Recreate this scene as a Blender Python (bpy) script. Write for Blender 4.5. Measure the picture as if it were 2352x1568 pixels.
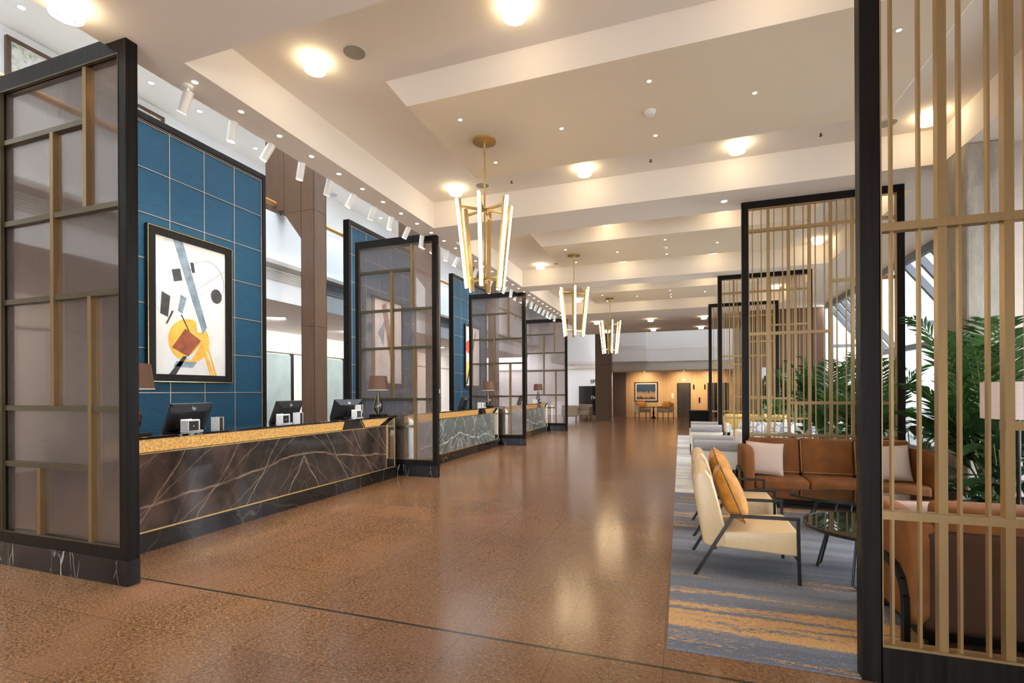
import bpy, bmesh, math, random
from math import sin, cos, pi, radians, sqrt, atan2
from mathutils import Vector, Matrix, Euler
random.seed(7)
for o in list(bpy.data.objects): bpy.data.objects.remove(o)
SC = bpy.context.scene
COL = SC.collection
# ---------------------------------------------------------------- camera
cd = bpy.data.cameras.new('camera'); cam = bpy.data.objects.new('camera', cd); COL.objects.link(cam)
cd.sensor_fit = 'HORIZONTAL'; cd.sensor_width = 36.0; cd.lens = 36.0*1121/2352
cd.shift_y = (900-784)/2352; cd.clip_start = 0.05; cd.clip_end = 200
cam.matrix_world = Matrix.Translation((0, 0, 1.5)) @ Matrix.Rotation(math.atan(386/1121), 4, 'Z') @ Matrix.Rotation(pi/2, 4, 'X') @ Matrix.Rotation(-0.00467, 4, 'Z')
SC.camera = cam
# ---------------------------------------------------------------- world and exposure
w = bpy.data.worlds.new('daylight'); SC.world = w; w.use_nodes = True
bg = w.node_tree.nodes['Background']; bg.inputs[0].default_value = (0.86, 0.93, 1.0, 1); bg.inputs[1].default_value = 10.0
SC.view_settings.view_transform = 'Standard'; SC.view_settings.look = 'None'
SC.view_settings.exposure = 0.33; SC.view_settings.gamma = 1.0; SC.view_settings.use_curve_mapping = False
WARM = (1.0, 0.72, 0.45); WARMW = (1.0, 0.84, 0.64)
def lamp(name, kind, loc, energy, color, rot=(0,0,0), size=0.1, spot=80, blend=0.6, size_y=None):
    l = bpy.data.lights.new(name, kind); l.energy = energy; l.color = color
    if kind == 'AREA':
        l.size = size
        if size_y: l.shape = 'RECTANGLE'; l.size_y = size_y
    else: l.shadow_soft_size = size
    if kind == 'SPOT': l.spot_size = radians(spot); l.spot_blend = blend
    o = bpy.data.objects.new(name, l); o.location = loc; o.rotation_euler = rot; COL.objects.link(o); return o
def aim(o, target):
    d = Vector(target)-o.location; o.rotation_euler = d.to_track_quat('-Z', 'Y').to_euler()
# ---------------------------------------------------------------- materials
def mat(name):
    m = bpy.data.materials.new(name); m.use_nodes = True
    nt = m.node_tree; b = nt.nodes['Principled BSDF']; return m, nt, b
def N(nt, t, **kw):
    n = nt.nodes.new(t)
    for k, v in kw.items(): setattr(n, k, v)
    return n
def coords(nt, scale=(1,1,1), rot=(0,0,0), kind='Object'):
    tc = N(nt, 'ShaderNodeTexCoord'); mp = N(nt, 'ShaderNodeMapping')
    mp.inputs['Scale'].default_value = scale; mp.inputs['Rotation'].default_value = rot
    nt.links.new(tc.outputs[kind], mp.inputs[0]); return mp.outputs[0]
def noise(nt, vec, scale, detail=4, rough=0.55, dist=0.0):
    n = N(nt, 'ShaderNodeTexNoise'); n.inputs['Scale'].default_value = scale; n.inputs['Detail'].default_value = detail
    n.inputs['Roughness'].default_value = rough; n.inputs['Distortion'].default_value = dist
    nt.links.new(vec, n.inputs['Vector']); return n.outputs['Fac']
def ramp(nt, fac, stops, interp='LINEAR'):
    r = N(nt, 'ShaderNodeValToRGB'); r.color_ramp.interpolation = interp
    el = r.color_ramp.elements
    while len(el) < len(stops): el.new(0.5)
    for e, (p, c) in zip(el, stops):
        e.position = p; e.color = (c[0], c[1], c[2], 1) if not isinstance(c, (int, float)) else (c, c, c, 1)
    nt.links.new(fac, r.inputs[0]); return r.outputs[0]
def mixc(nt, fac, a, b, mode='MIX'):
    n = N(nt, 'ShaderNodeMix', data_type='RGBA', blend_type=mode)
    for i, v in ((0, fac), (6, a), (7, b)):
        if hasattr(v, 'is_linked') or hasattr(v, 'links'): nt.links.new(v, n.inputs[i])
        else: n.inputs[i].default_value = v if i == 0 else (v[0], v[1], v[2], 1)
    return n.outputs[2]
def math_(nt, op, a, b=None, c=None):
    n = N(nt, 'ShaderNodeMath', operation=op)
    for i, v in enumerate((a, b, c)):
        if v is None: continue
        if isinstance(v, (int, float)): n.inputs[i].default_value = v
        else: nt.links.new(v, n.inputs[i])
    return n.outputs[0]
def bump(nt, b, h, strength=0.2, dist=0.01):
    n = N(nt, 'ShaderNodeBump'); n.inputs['Strength'].default_value = strength; n.inputs['Distance'].default_value = dist
    nt.links.new(h, n.inputs['Height']); nt.links.new(n.outputs[0], b.inputs['Normal'])
def simple(name, col, rough=0.5, metal=0.0, var=0.06, scale=8, emis=None, es=0, sheen=0, vscale=(1,1,1), bmp=0, coat=0):
    m, nt, b = mat(name)
    v = coords(nt, vscale); f = noise(nt, v, scale)
    lo = tuple(c*(1-var) for c in col); hi = tuple(min(1, c*(1+var)) for c in col)
    nt.links.new(ramp(nt, f, [(0.3, lo), (0.7, hi)]), b.inputs['Base Color'])
    b.inputs['Roughness'].default_value = rough; b.inputs['Metallic'].default_value = metal
    if sheen: b.inputs['Sheen Weight'].default_value = sheen; b.inputs['Sheen Roughness'].default_value = 0.4
    if coat: b.inputs['Coat Weight'].default_value = coat
    if emis: b.inputs['Emission Color'].default_value = (*emis, 1); b.inputs['Emission Strength'].default_value = es
    if bmp: bump(nt, b, f, bmp, 0.01)
    return m
def wood(name, c1, c2, rough=0.4, axis='Z', sc=30):
    m, nt, b = mat(name)
    s = {'Z': (1, 1, 0.04), 'X': (0.04, 1, 1), 'Y': (1, 0.04, 1)}[axis]
    v = coords(nt, s); f = noise(nt, v, sc, 6, 0.65, 0.6)
    nt.links.new(ramp(nt, f, [(0.3, c1), (0.7, c2)]), b.inputs['Base Color'])
    b.inputs['Roughness'].default_value = rough; b.inputs['Specular IOR Level'].default_value = 0.14 if c1[0] < 0.01 else 0.3; bump(nt, b, f, 0.15, 0.003); return m
M = {}
M['ceiling'] = simple('ceiling paint', (0.80, 0.735, 0.66), 0.85, var=0.01, scale=2)
M['raft'] = simple('raft paint with floor bounce tone', (0.72, 0.61, 0.465), 0.8, var=0.015, scale=1.5)  # raft underside: dim warm floor bounce is put into the colour
M['white'] = simple('white wall paint', (0.90, 0.905, 0.92), 0.8, var=0.01)
M['white_warm'] = simple('warm white paint', (0.82, 0.79, 0.75), 0.7, var=0.01)
M['greige'] = simple('greige soffit paint', (0.60, 0.57, 0.53), 0.8, var=0.02)
M['fixture'] = simple('white fixture enamel', (0.74, 0.72, 0.69), 0.35, var=0.01)
M['darkwood'] = wood('dark stained oak', (0.004, 0.0035, 0.003), (0.016, 0.013, 0.011), 0.42)
M['darkwood_x'] = wood('dark stained oak rails', (0.004, 0.0035, 0.003), (0.016, 0.013, 0.011), 0.42, 'X')
M['brownwood'] = wood('brown wood cladding', (0.100, 0.055, 0.034), (0.145, 0.083, 0.053), 0.32)
M['handrail'] = wood('oak handrail', (0.45, 0.22, 0.07), (0.62, 0.33, 0.12), 0.35, 'Y')
M['farwood'] = wood('honey veneer wall', (0.60, 0.39, 0.20), (0.72, 0.49, 0.26), 0.4, 'Z', 6)
M['black'] = simple('black satin metal', (0.012, 0.012, 0.012), 0.35, 0.3)
M['plastic'] = simple('black plastic', (0.02, 0.021, 0.022), 0.3)
M['silver'] = simple('silver plastic', (0.75, 0.76, 0.78), 0.3, 0.4)
M['mirror'] = simple('mirror', (0.85, 0.87, 0.86), 0.03, 1.0, var=0.01)
M['steel'] = simple('brushed lift door', (0.06, 0.055, 0.045), 0.45, 0.5, vscale=(40, 1, 1))
M['leather'] = simple('cream leather', (0.62, 0.44, 0.24), 0.36, var=0.04, scale=30, bmp=0.05)
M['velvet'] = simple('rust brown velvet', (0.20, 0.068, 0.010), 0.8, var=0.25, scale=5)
M['velvet_shaded'] = simple('rust velvet with shade in colour', (0.05, 0.018, 0.006), 0.9, var=0.15, scale=5)  # same rust velvet, with the back panel's shade put into the colour
M['orange'] = simple('ochre velvet', (0.50, 0.195, 0.014), 0.65, var=0.35, scale=14, sheen=0.15)
M['greyfab'] = simple('grey woven fabric', (0.42, 0.42, 0.43), 0.9, var=0.12, scale=120)
M['cream'] = simple('cream fabric', (0.86, 0.83, 0.78), 0.85, var=0.04, scale=60)
M['taupe'] = simple('taupe upholstery', (0.36, 0.28, 0.20), 0.8, var=0.08, scale=60)
M['yellow'] = simple('ochre cushion', (0.78, 0.52, 0.14), 0.7, var=0.08, scale=20)
M['shade'] = simple('bronze lamp shade', (0.13, 0.06, 0.034), 0.6, 0.2, var=0.15, scale=60)
def leaf_mat(name, a, b2, sc):
    m, nt, b = mat(name); f = noise(nt, coords(nt), sc, 3); c = ramp(nt, f, [(0.3, a), (0.7, b2)]); nt.links.new(c, b.inputs['Base Color']); b.inputs['Roughness'].default_value = 0.4
    tl = N(nt, 'ShaderNodeBsdfTranslucent'); nt.links.new(c, tl.inputs[0]); mx = N(nt, 'ShaderNodeMixShader'); mx.inputs[0].default_value = 0.4
    nt.links.new(b.outputs[0], mx.inputs[1]); nt.links.new(tl.outputs[0], mx.inputs[2]); nt.links.new(mx.outputs[0], nt.nodes['Material Output'].inputs[0]); return m
M['leafgreen'] = leaf_mat('palm leaf', (0.015, 0.05, 0.012), (0.06, 0.15, 0.03), 5)
M['leafdark'] = simple('broad leaf', (0.014, 0.045, 0.014), 0.35, var=0.4, scale=8)
M['leaflight'] = leaf_mat('pale variegated leaf', (0.04, 0.12, 0.05), (0.22, 0.34, 0.20), 12)
M['stem'] = simple('palm stem', (0.10, 0.13, 0.04), 0.6)
M['pot'] = simple('dark planter', (0.03, 0.03, 0.03), 0.5)
M['marbletop'] = simple('honed stone', (0.55, 0.53, 0.50), 0.3, var=0.1, scale=3)
M['outside'] = simple('pale paving', (0.6, 0.6, 0.58), 0.9)
M['cord'] = simple('dark seam', (0.05, 0.03, 0.02), 0.6)
def brass_mat(name, col, rough, vs):
    m, nt, b = mat(name); v = coords(nt, vs); f = noise(nt, v, 60, 3)
    nt.links.new(ramp(nt, f, [(0.3, tuple(c*0.9 for c in col)), (0.7, col)]), b.inputs['Base Color'])
    b.inputs['Metallic'].default_value = 0.72; b.inputs['Roughness'].default_value = rough; return m
M['brass'] = brass_mat('brushed brass', (0.42, 0.285, 0.135), 0.36, (1, 1, 0.05))
M['brass_mid'] = brass_mat('bronze bar', (0.30, 0.20, 0.09), 0.38, (1, 1, 0.05))
M['brass_pol'] = brass_mat('polished brass', (0.70, 0.50, 0.20), 0.2, (1, 1, 1))
M['brass_dim'] = brass_mat('dark brass', (0.13, 0.105, 0.06), 0.35, (1, 1, 0.05))  # darker, greyer tone of brass
def emit(name, col, st):
    m, nt, b = mat(name); b.inputs['Base Color'].default_value = (0.8, 0.8, 0.8, 1)
    b.inputs['Emission Color'].default_value = (*col, 1)
    v = coords(nt); f = noise(nt, v, 3)
    r = N(nt, 'ShaderNodeMapRange'); r.inputs['To Min'].default_value = st*0.95; r.inputs['To Max'].default_value = st*1.05
    nt.links.new(f, r.inputs[0]); nt.links.new(r.outputs[0], b.inputs['Emission Strength']); return m
M['tube'] = emit('lit tube', (1.0, 0.80, 0.50), 18)
M['drumlit'] = emit('lit drum glass', (1.0, 0.80, 0.50), 11)
M['dl'] = emit('lit downlight lens', (1.0, 0.80, 0.52), 30)
M['dlcool'] = emit('lit cool downlight lens', (1.0, 0.95, 0.85), 25)
M['lettering'] = emit('backlit letters', (1.0, 0.85, 0.65), 1.5)
M['letter_red'] = emit('lit red sign', (1.0, 0.10, 0.10), 1.2)
# granite floor
def floor_mat():
    m, nt, b = mat('polished granite tiles')
    v = coords(nt)
    vs = coords(nt, (1, 1.8, 1), (0, 0, 0.9))
    n1 = noise(nt, v, 115, 4, 0.75); n2 = noise(nt, vs, 42, 6, 0.8, 0.6); n3 = noise(nt, v, 1.2, 3, 0.6, 0.6)
    base = ramp(nt, n2, [(0.35, (0.045, 0.018, 0.007)), (0.46, (0.180, 0.082, 0.034)), (0.56, (0.285, 0.142, 0.062)), (0.68, (0.55, 0.33, 0.17))])
    fleck = ramp(nt, n1, [(0.38, 0.15), (0.47, 1.0)])
    c = mixc(nt, 1.0, base, fleck, 'MULTIPLY')
    c = mixc(nt, ramp(nt, n3, [(0.4, 0.0), (0.65, 0.55)]), c, (0.27, 0.13, 0.068))
    c = mixc(nt, ramp(nt, n1, [(0.36, 0.55), (0.47, 0.0)]), c, (0.07, 0.035, 0.02))
    # per tile tone + joints
    sp = N(nt, 'ShaderNodeSeparateXYZ'); nt.links.new(v, sp.inputs[0])
    tx = math_(nt, 'DIVIDE', math_(nt, 'ADD', sp.outputs[0], 0.094+5.95), 0.595)
    ty = math_(nt, 'DIVIDE', math_(nt, 'ADD', sp.outputs[1], -2.77+57.2), 0.572)
    fx = math_(nt, 'FRACT', tx); fy = math_(nt, 'FRACT', ty)
    cb = N(nt, 'ShaderNodeCombineXYZ'); nt.links.new(math_(nt, 'FLOOR', tx), cb.inputs[0]); nt.links.new(math_(nt, 'FLOOR', ty), cb.inputs[1])
    wn = N(nt, 'ShaderNodeTexWhiteNoise'); nt.links.new(cb.outputs[0], wn.inputs['Vector'])
    c = mixc(nt, 1.0, c, ramp(nt, wn.outputs['Value'], [(0, 0.82), (1, 0.95)]), 'MULTIPLY')
    jx = math_(nt, 'LESS_THAN', math_(nt, 'MINIMUM', fx, math_(nt, 'SUBTRACT', 1.0, fx)), 0.0035)
    jy = math_(nt, 'LESS_THAN', math_(nt, 'MINIMUM', fy, math_(nt, 'SUBTRACT', 1.0, fy)), 0.0030)
    j = math_(nt, 'MAXIMUM', jx, jy)
    c = mixc(nt, math_(nt, 'MULTIPLY', j, 0.75), c, (0.05, 0.03, 0.02))
    st = math_(nt, 'LESS_THAN', math_(nt, 'ABSOLUTE', math_(nt, 'SUBTRACT', sp.outputs[1], 2.77)), 0.011)
    c = mixc(nt, st, c, (0.018, 0.013, 0.008))
    nt.links.new(c, b.inputs['Base Color'])
    rr = ramp(nt, n2, [(0.3, 0.14), (0.7, 0.24)]); nt.links.new(rr, b.inputs['Roughness'])
    b.inputs['Specular IOR Level'].default_value = 0.45
    bump(nt, b, n2, 0.03, 0.004)
    return m
M['floor'] = floor_mat()
def rug_mat(name, ca, cb_, cc, amt, dark):
    m, nt, b = mat(name)
    v = coords(nt, (0.35, 5.0, 1), (0, 0, -0.03)); vf = coords(nt, (1, 5, 1)); v1 = coords(nt)
    big = noise(nt, v, 1.3, 4, 0.55, 0.3); fine = noise(nt, vf, 22, 3, 0.7); pile = noise(nt, v1, 150, 3, 0.8)
    rowv = coords(nt, (0.12, 1.0, 1)); row = noise(nt, rowv, 1.1, 2, 0.5, 0.2)
    s = math_(nt, 'ADD', math_(nt, 'ADD', math_(nt, 'MULTIPLY', big, 0.75), math_(nt, 'MULTIPLY', fine, 0.45)), math_(nt, 'MULTIPLY', row, 0.45))
    sy = N(nt, 'ShaderNodeSeparateXYZ'); nt.links.new(v1, sy.inputs[0])
    env = ramp(nt, math_(nt, 'DIVIDE', math_(nt, 'SUBTRACT', sy.outputs[1], 2.98), 4.6), [(0.0, 0.45), (0.04, 0.5), (0.07, 0.9), (0.17, 1.0), (0.22, 0.35), (0.32, 0.25), (0.42, 0.5), (0.5, 0.35), (0.65, 0.6), (0.8, 0.55), (1.0, 0.6)])
    s = math_(nt, 'ADD', s, math_(nt, 'MULTIPLY_ADD', env, 0.22, -0.135))
    f = ramp(nt, s, [(amt, 0.0), (amt+0.03, 1.0)])
    base = mixc(nt, ramp(nt, noise(nt, v, 0.9, 2), [(0.35, 0.0), (0.65, 1.0)]), ca, dark)
    base = mixc(nt, ramp(nt, fine, [(0.62, 0.0), (0.68, 0.5)]), base, cc)
    c = mixc(nt, f, base, cb_)
    c = mixc(nt, 1.0, c, ramp(nt, pile, [(0.35, 0.45), (0.65, 1.3)]), 'MULTIPLY')
    nt.links.new(c, b.inputs['Base Color']); b.inputs['Roughness'].default_value = 0.95
    bump(nt, b, pile, 0.5, 0.004); return m
M['rug'] = rug_mat('blue grey and orange streaked rug', (0.24, 0.25, 0.29), (0.62, 0.36, 0.15), (0.42, 0.34, 0.29), 0.878, (0.13, 0.15, 0.19))
M['rug2'] = rug_mat('pale streaked rug', (0.52, 0.55, 0.62), (0.80, 0.80, 0.80), (0.30, 0.26, 0.28), 0.78, (0.42, 0.44, 0.50))
def stone(name, c0, c1, vein, seed, vs=1.6, width=0.02, diag=0.5, rough=0.07, amount=0.9, patch=None, mirror=None, vsc=(1, 1, 1), gate=(0.4, 0.6), warp=0.35):
    m, nt, b = mat(name)
    v = coords(nt, vsc, (0.0, 0, 0))
    if mirror:
        sp = N(nt, 'ShaderNodeSeparateXYZ'); nt.links.new(v, sp.inputs[0]); cbm = N(nt, 'ShaderNodeCombineXYZ')
        nt.links.new(sp.outputs[0], cbm.inputs[0]); nt.links.new(sp.outputs[2], cbm.inputs[2])
        nt.links.new(math_(nt, 'ABSOLUTE', math_(nt, 'SUBTRACT', sp.outputs[1], mirror)), cbm.inputs[1]); v = cbm.outputs[0]
    off = N(nt, 'ShaderNodeVectorMath', operation='ADD'); nt.links.new(v, off.inputs[0]); off.inputs[1].default_value = (seed, seed*0.7, seed*0.3); v = off.outputs[0]
    cloud = noise(nt, v, 2.0, 5, 0.6, 1.0)
    c = ramp(nt, cloud, [(0.3, c0), (0.7, c1)])
    if patch: c = mixc(nt, ramp(nt, noise(nt, v, 0.9, 3, 0.6, 1.5), [(0.52, 0.0), (0.72, 0.7)]), c, patch)
    nv = N(nt, 'ShaderNodeTexNoise'); nv.inputs['Scale'].default_value = 1.5; nv.inputs['Detail'].default_value = 5; nt.links.new(v, nv.inputs['Vector'])
    wv = N(nt, 'ShaderNodeVectorMath', operation='MULTIPLY_ADD'); nt.links.new(nv.outputs['Color'], wv.inputs[0]); wv.inputs[1].default_value = (warp,)*3; nt.links.new(v, wv.inputs[2])
    for sc, wd, a in ((vs, width, amount), (vs*2.3, width*0.55, amount*0.55)):
        vo = N(nt, 'ShaderNodeTexVoronoi', feature='DISTANCE_TO_EDGE'); vo.inputs['Scale'].default_value = sc
        nt.links.new(wv.outputs[0], vo.inputs['Vector'])
        f = ramp(nt, vo.outputs['Distance'], [(0.0, a), (wd, 0.0)])
        f = math_(nt, 'MULTIPLY', f, ramp(nt, noise(nt, v, 3.1*sc/vs, 3), [(gate[0], 0.0), (gate[1], 1.0)]))
        c = mixc(nt, f, c, vein)
    # long slanting veins
    for rx, sc, th, a in ((-0.62, 0.62, 0.9965, 0.9), (-0.5, 1.25, 0.9975, 0.35), (-0.95, 0.9, 0.9975, 0.7), (0.12, 0.40, 0.9985, 1.0)):
        mp = N(nt, 'ShaderNodeMapping'); mp.inputs['Rotation'].default_value = (rx, 0, 0.0); nt.links.new(wv.outputs[0], mp.inputs[0])
        wa = N(nt, 'ShaderNodeTexWave', wave_type='BANDS', bands_direction='Y' if rx < 0 else 'Z'); wa.inputs['Scale'].default_value = sc; wa.inputs['Distortion'].default_value = 0.7; wa.inputs['Detail'].default_value = 3; wa.inputs['Detail Scale'].default_value = 2.5
        nt.links.new(mp.outputs[0], wa.inputs[0])
        f = ramp(nt, wa.outputs['Fac'], [(th, 0.0), (0.9995, 1.0)])
        f = math_(nt, 'MULTIPLY', f, ramp(nt, noise(nt, v, 5+rx, 3), [(0.35, 0.25), (0.6, 1.0)]))
        c = mixc(nt, math_(nt, 'MULTIPLY', f, diag*a), c, vein)
    nt.links.new(c, b.inputs['Base Color']); b.inputs['Roughness'].default_value = rough
    b.inputs['Specular IOR Level'].default_value = 0.45; return m
M['brownmarble'] = stone('brown veined marble', (0.014, 0.014, 0.013), (0.050, 0.038, 0.031), (0.34, 0.235, 0.17), 3.1, 1.6, 0.006, 0.8, 0.07, 0.25, gate=(0.5, 0.7), patch=(0.15, 0.085, 0.065), mirror=2.55, warp=0.17)
M['greenmarble'] = stone('grey green veined marble', (0.07, 0.085, 0.08), (0.17, 0.19, 0.18), (0.60, 0.58, 0.52), 9.4, 2.6, 0.02, 1.0, 0.07, 0.7, mirror=2.4)
M['blackmarble'] = stone('black marble with white veins', (0.006, 0.006, 0.007), (0.015, 0.015, 0.016), (0.65, 0.63, 0.60), 5.7, 3.0, 0.022, 0.0, 0.1, 1.0, vsc=(1, 1, 0.35), gate=(0.54, 0.62))
M['blackstone'] = stone('near black polished stone', (0.007, 0.007, 0.008), (0.022, 0.018, 0.016), (0.22, 0.17, 0.13), 1.7, 0.9, 0.008, 0.12, 0.06, 0.5)
def gold_mat(name, a, bb):
    m, nt, b = mat(name); v = coords(nt); n1 = noise(nt, v, 46, 5, 0.75); n2 = noise(nt, v, 2.2, 3)
    c = ramp(nt, n1, [(0.33, a), (0.62, bb)])
    nt.links.new(c, b.inputs['Base Color']); b.inputs['Metallic'].default_value = 0.55; b.inputs['Roughness'].default_value = 0.38
    bump(nt, b, n1, 0.5, 0.01); return m
M['gold'] = gold_mat('hammered gold leaf band', (0.45, 0.17, 0.025), (1.0, 0.62, 0.20))
def blue_mat():
    m, nt, b = mat('petrol blue grasscloth')
    v = coords(nt, (1, 0.5, 9)); f = noise(nt, v, 9, 5, 0.75); f2 = noise(nt, coords(nt, (1, 2, 26)), 14, 3, 0.7)
    c = ramp(nt, f, [(0.3, (0.001, 0.026, 0.055)), (0.7, (0.003, 0.066, 0.125))])
    c = mixc(nt, ramp(nt, f2, [(0.55, 0.0), (0.8, 0.5)]), c, (0.008, 0.105, 0.185))
    nt.links.new(c, b.inputs['Base Color']); b.inputs['Roughness'].default_value = 0.55; b.inputs['Sheen Weight'].default_value = 0.05; b.inputs['Specular IOR Level'].default_value = 0.3
    bump(nt, b, f2, 0.25, 0.004); return m
M['blue'] = blue_mat()
def reeded():
    m, nt, b = mat('reeded smoked glass'); nt.nodes.remove(b); out = nt.nodes['Material Output']
    v = coords(nt); sp = N(nt, 'ShaderNodeSeparateXYZ'); nt.links.new(v, sp.inputs[0])
    s = math_(nt, 'SINE', math_(nt, 'MULTIPLY', sp.outputs[0], 2*pi/0.018))
    s01 = math_(nt, 'MULTIPLY_ADD', s, 0.5, 0.5)
    tr = N(nt, 'ShaderNodeBsdfTransparent'); nt.links.new(ramp(nt, s01, [(0, (0.62, 0.57, 0.56)), (1, (0.86, 0.82, 0.81))]), tr.inputs[0])
    di = N(nt, 'ShaderNodeBsdfDiffuse'); di.inputs[0].default_value = (0.66, 0.56, 0.51, 1)
    tl = N(nt, 'ShaderNodeBsdfTranslucent'); tl.inputs[0].default_value = (0.70, 0.60, 0.56, 1)
    gl = N(nt, 'ShaderNodeBsdfGlossy'); gl.inputs[0].default_value = (1, 0.95, 0.9, 1); gl.inputs['Roughness'].default_value = 0.06
    a = N(nt, 'ShaderNodeMixShader'); a.inputs[0].default_value = 0.78; nt.links.new(di.outputs[0], a.inputs[1]); nt.links.new(tl.outputs[0], a.inputs[2])
    bb = N(nt, 'ShaderNodeMixShader'); nt.links.new(ramp(nt, s01, [(0, 0.22), (1, 0.10)]), bb.inputs[0]); nt.links.new(tr.outputs[0], bb.inputs[1]); nt.links.new(a.outputs[0], bb.inputs[2])
    fr = N(nt, 'ShaderNodeFresnel'); fr.inputs[0].default_value = 1.5
    cc = N(nt, 'ShaderNodeMixShader'); nt.links.new(math_(nt, 'MULTIPLY_ADD', fr.outputs[0], 0.9, 0.03), cc.inputs[0]); nt.links.new(bb.outputs[0], cc.inputs[1]); nt.links.new(gl.outputs[0], cc.inputs[2])
    nt.links.new(cc.outputs[0], out.inputs[0]); return m
M['reeded'] = reeded()
def clearglass(name, tint, g=0.9, rough=0.0):
    m, nt, b = mat(name); nt.nodes.remove(b); out = nt.nodes['Material Output']
    v = coords(nt); f = noise(nt, v, 2)
    tr = N(nt, 'ShaderNodeBsdfTransparent'); nt.links.new(ramp(nt, f, [(0.3, tuple(t*0.98 for t in tint)), (0.7, tint)]), tr.inputs[0])
    gl = N(nt, 'ShaderNodeBsdfGlossy'); gl.inputs['Roughness'].default_value = rough
    fr = N(nt, 'ShaderNodeFresnel'); fr.inputs[0].default_value = 1.45
    mx = N(nt, 'ShaderNodeMixShader'); nt.links.new(math_(nt, 'MULTIPLY', fr.outputs[0], g), mx.inputs[0]); nt.links.new(tr.outputs[0], mx.inputs[1]); nt.links.new(gl.outputs[0], mx.inputs[2])
    nt.links.new(mx.outputs[0], out.inputs[0]); return m
M['glass'] = clearglass('clear window glass', (0.97, 0.99, 0.99))
M['lampglass'] = clearglass('smoke blown glass', (0.62, 0.60, 0.58), 2.2)
M['frost'] = simple('frosted teal glass', (0.36, 0.46, 0.47), 0.15, var=0.12, scale=2)
M['darkglass'] = simple('black glass', (0.01, 0.01, 0.011), 0.02, var=0.02, coat=0.5)
def checker(name, a, bb, sc):
    m, nt, b = mat(name); v = coords(nt); sp = N(nt, 'ShaderNodeSeparateXYZ'); nt.links.new(v, sp.inputs[0])
    d1 = math_(nt, 'SINE', math_(nt, 'MULTIPLY', math_(nt, 'ADD', sp.outputs[0], sp.outputs[2]), sc)); d2 = math_(nt, 'SINE', math_(nt, 'MULTIPLY', math_(nt, 'SUBTRACT', sp.outputs[0], sp.outputs[2]), sc))
    f = math_(nt, 'MULTIPLY_ADD', math_(nt, 'MULTIPLY', d1, d2), 0.5, 0.5)
    nt.links.new(ramp(nt, f, [(0.25, bb), (0.6, a)]), b.inputs['Base Color']); b.inputs['Roughness'].default_value = 0.85
    bump(nt, b, f, 0.4, 0.003); return m
M['weave'] = checker('pale basketweave', (0.66, 0.52, 0.43), (0.46, 0.33, 0.26), 420)
def patterned():
    m, nt, b = mat('white fabric with blue motif'); v = coords(nt); vo = N(nt, 'ShaderNodeTexVoronoi', feature='DISTANCE_TO_EDGE'); vo.inputs['Scale'].default_value = 7
    nt.links.new(v, vo.inputs['Vector']); nt.links.new(ramp(nt, vo.outputs['Distance'], [(0.04, (0.25, 0.32, 0.5)), (0.08, (0.8, 0.8, 0.8))]), b.inputs['Base Color']); return m
M['patterned'] = patterned()
def zigzag():
    m, nt, b = mat('tan fabric with black zigzag'); v = coords(nt); wa = N(nt, 'ShaderNodeTexWave', bands_direction='Z'); wa.inputs['Scale'].default_value = 9; wa.inputs['Distortion'].default_value = 4
    nt.links.new(v, wa.inputs[0]); nt.links.new(ramp(nt, wa.outputs['Fac'], [(0.25, (0.03, 0.03, 0.03)), (0.4, (0.70, 0.55, 0.36))]), b.inputs['Base Color']); return m
M['zigzag'] = zigzag()
def shade_grid():
    m, nt, b = mat('pale woven grid shade'); v = coords(nt); sp = N(nt, 'ShaderNodeSeparateXYZ'); nt.links.new(v, sp.inputs[0])
    an = math_(nt, 'ARCTAN2', sp.outputs[1], sp.outputs[0])
    g1 = math_(nt, 'GREATER_THAN', math_(nt, 'FRACT', math_(nt, 'MULTIPLY', an, 16)), 0.75); g2 = math_(nt, 'GREATER_THAN', math_(nt, 'FRACT', math_(nt, 'MULTIPLY', sp.outputs[2], 55)), 0.7)
    c = mixc(nt, math_(nt, 'MULTIPLY', math_(nt, 'MAXIMUM', g1, g2), 0.6), (0.80, 0.68, 0.64), (0.50, 0.38, 0.36))
    nt.links.new(c, b.inputs['Base Color']); b.inputs['Roughness'].default_value = 0.8; b.inputs['Emission Color'].default_value = (1, 0.8, 0.7, 1); b.inputs['Emission Strength'].default_value = 0.05
    return m
M['shade_grid'] = shade_grid()
def concrete():
    m, nt, b = mat('board marked concrete'); v = coords(nt, (1, 1, 0.25)); f = noise(nt, v, 9, 6, 0.7); f2 = noise(nt, coords(nt), 2.2, 4, 0.6)
    c = ramp(nt, f, [(0.3, (0.25, 0.22, 0.185)), (0.7, (0.42, 0.375, 0.32))]); c = mixc(nt, ramp(nt, f2, [(0.55, 0.0), (0.7, 0.5)]), c, (0.20, 0.18, 0.15))
    nt.links.new(c, b.inputs['Base Color']); b.inputs['Roughness'].default_value = 0.8; bump(nt, b, f, 0.4, 0.01); return m
M['concrete'] = concrete()
def canvas(name, cols, sc):
    m, nt, b = mat(name); v = coords(nt); f = noise(nt, v, sc, 5, 0.6, 0.5)
    nt.links.new(ramp(nt, f, [(0.3, cols[0]), (0.7, cols[1])]), b.inputs['Base Color']); b.inputs['Roughness'].default_value = 0.7; return m
M['canvas'] = canvas('off white canvas', ((0.60, 0.565, 0.54), (0.67, 0.64, 0.62)), 3)
M['p_grey'] = canvas('paint slate', ((0.10, 0.14, 0.18), (0.24, 0.30, 0.36)), 6)
M['p_pale'] = canvas('paint pale grey', ((0.42, 0.48, 0.52), (0.60, 0.64, 0.67)), 4)
M['p_black'] = canvas('paint charcoal', ((0.02, 0.02, 0.02), (0.05, 0.05, 0.05)), 6)
M['p_orange'] = canvas('paint amber', ((0.62, 0.30, 0.03), (0.82, 0.48, 0.08)), 7)
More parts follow.
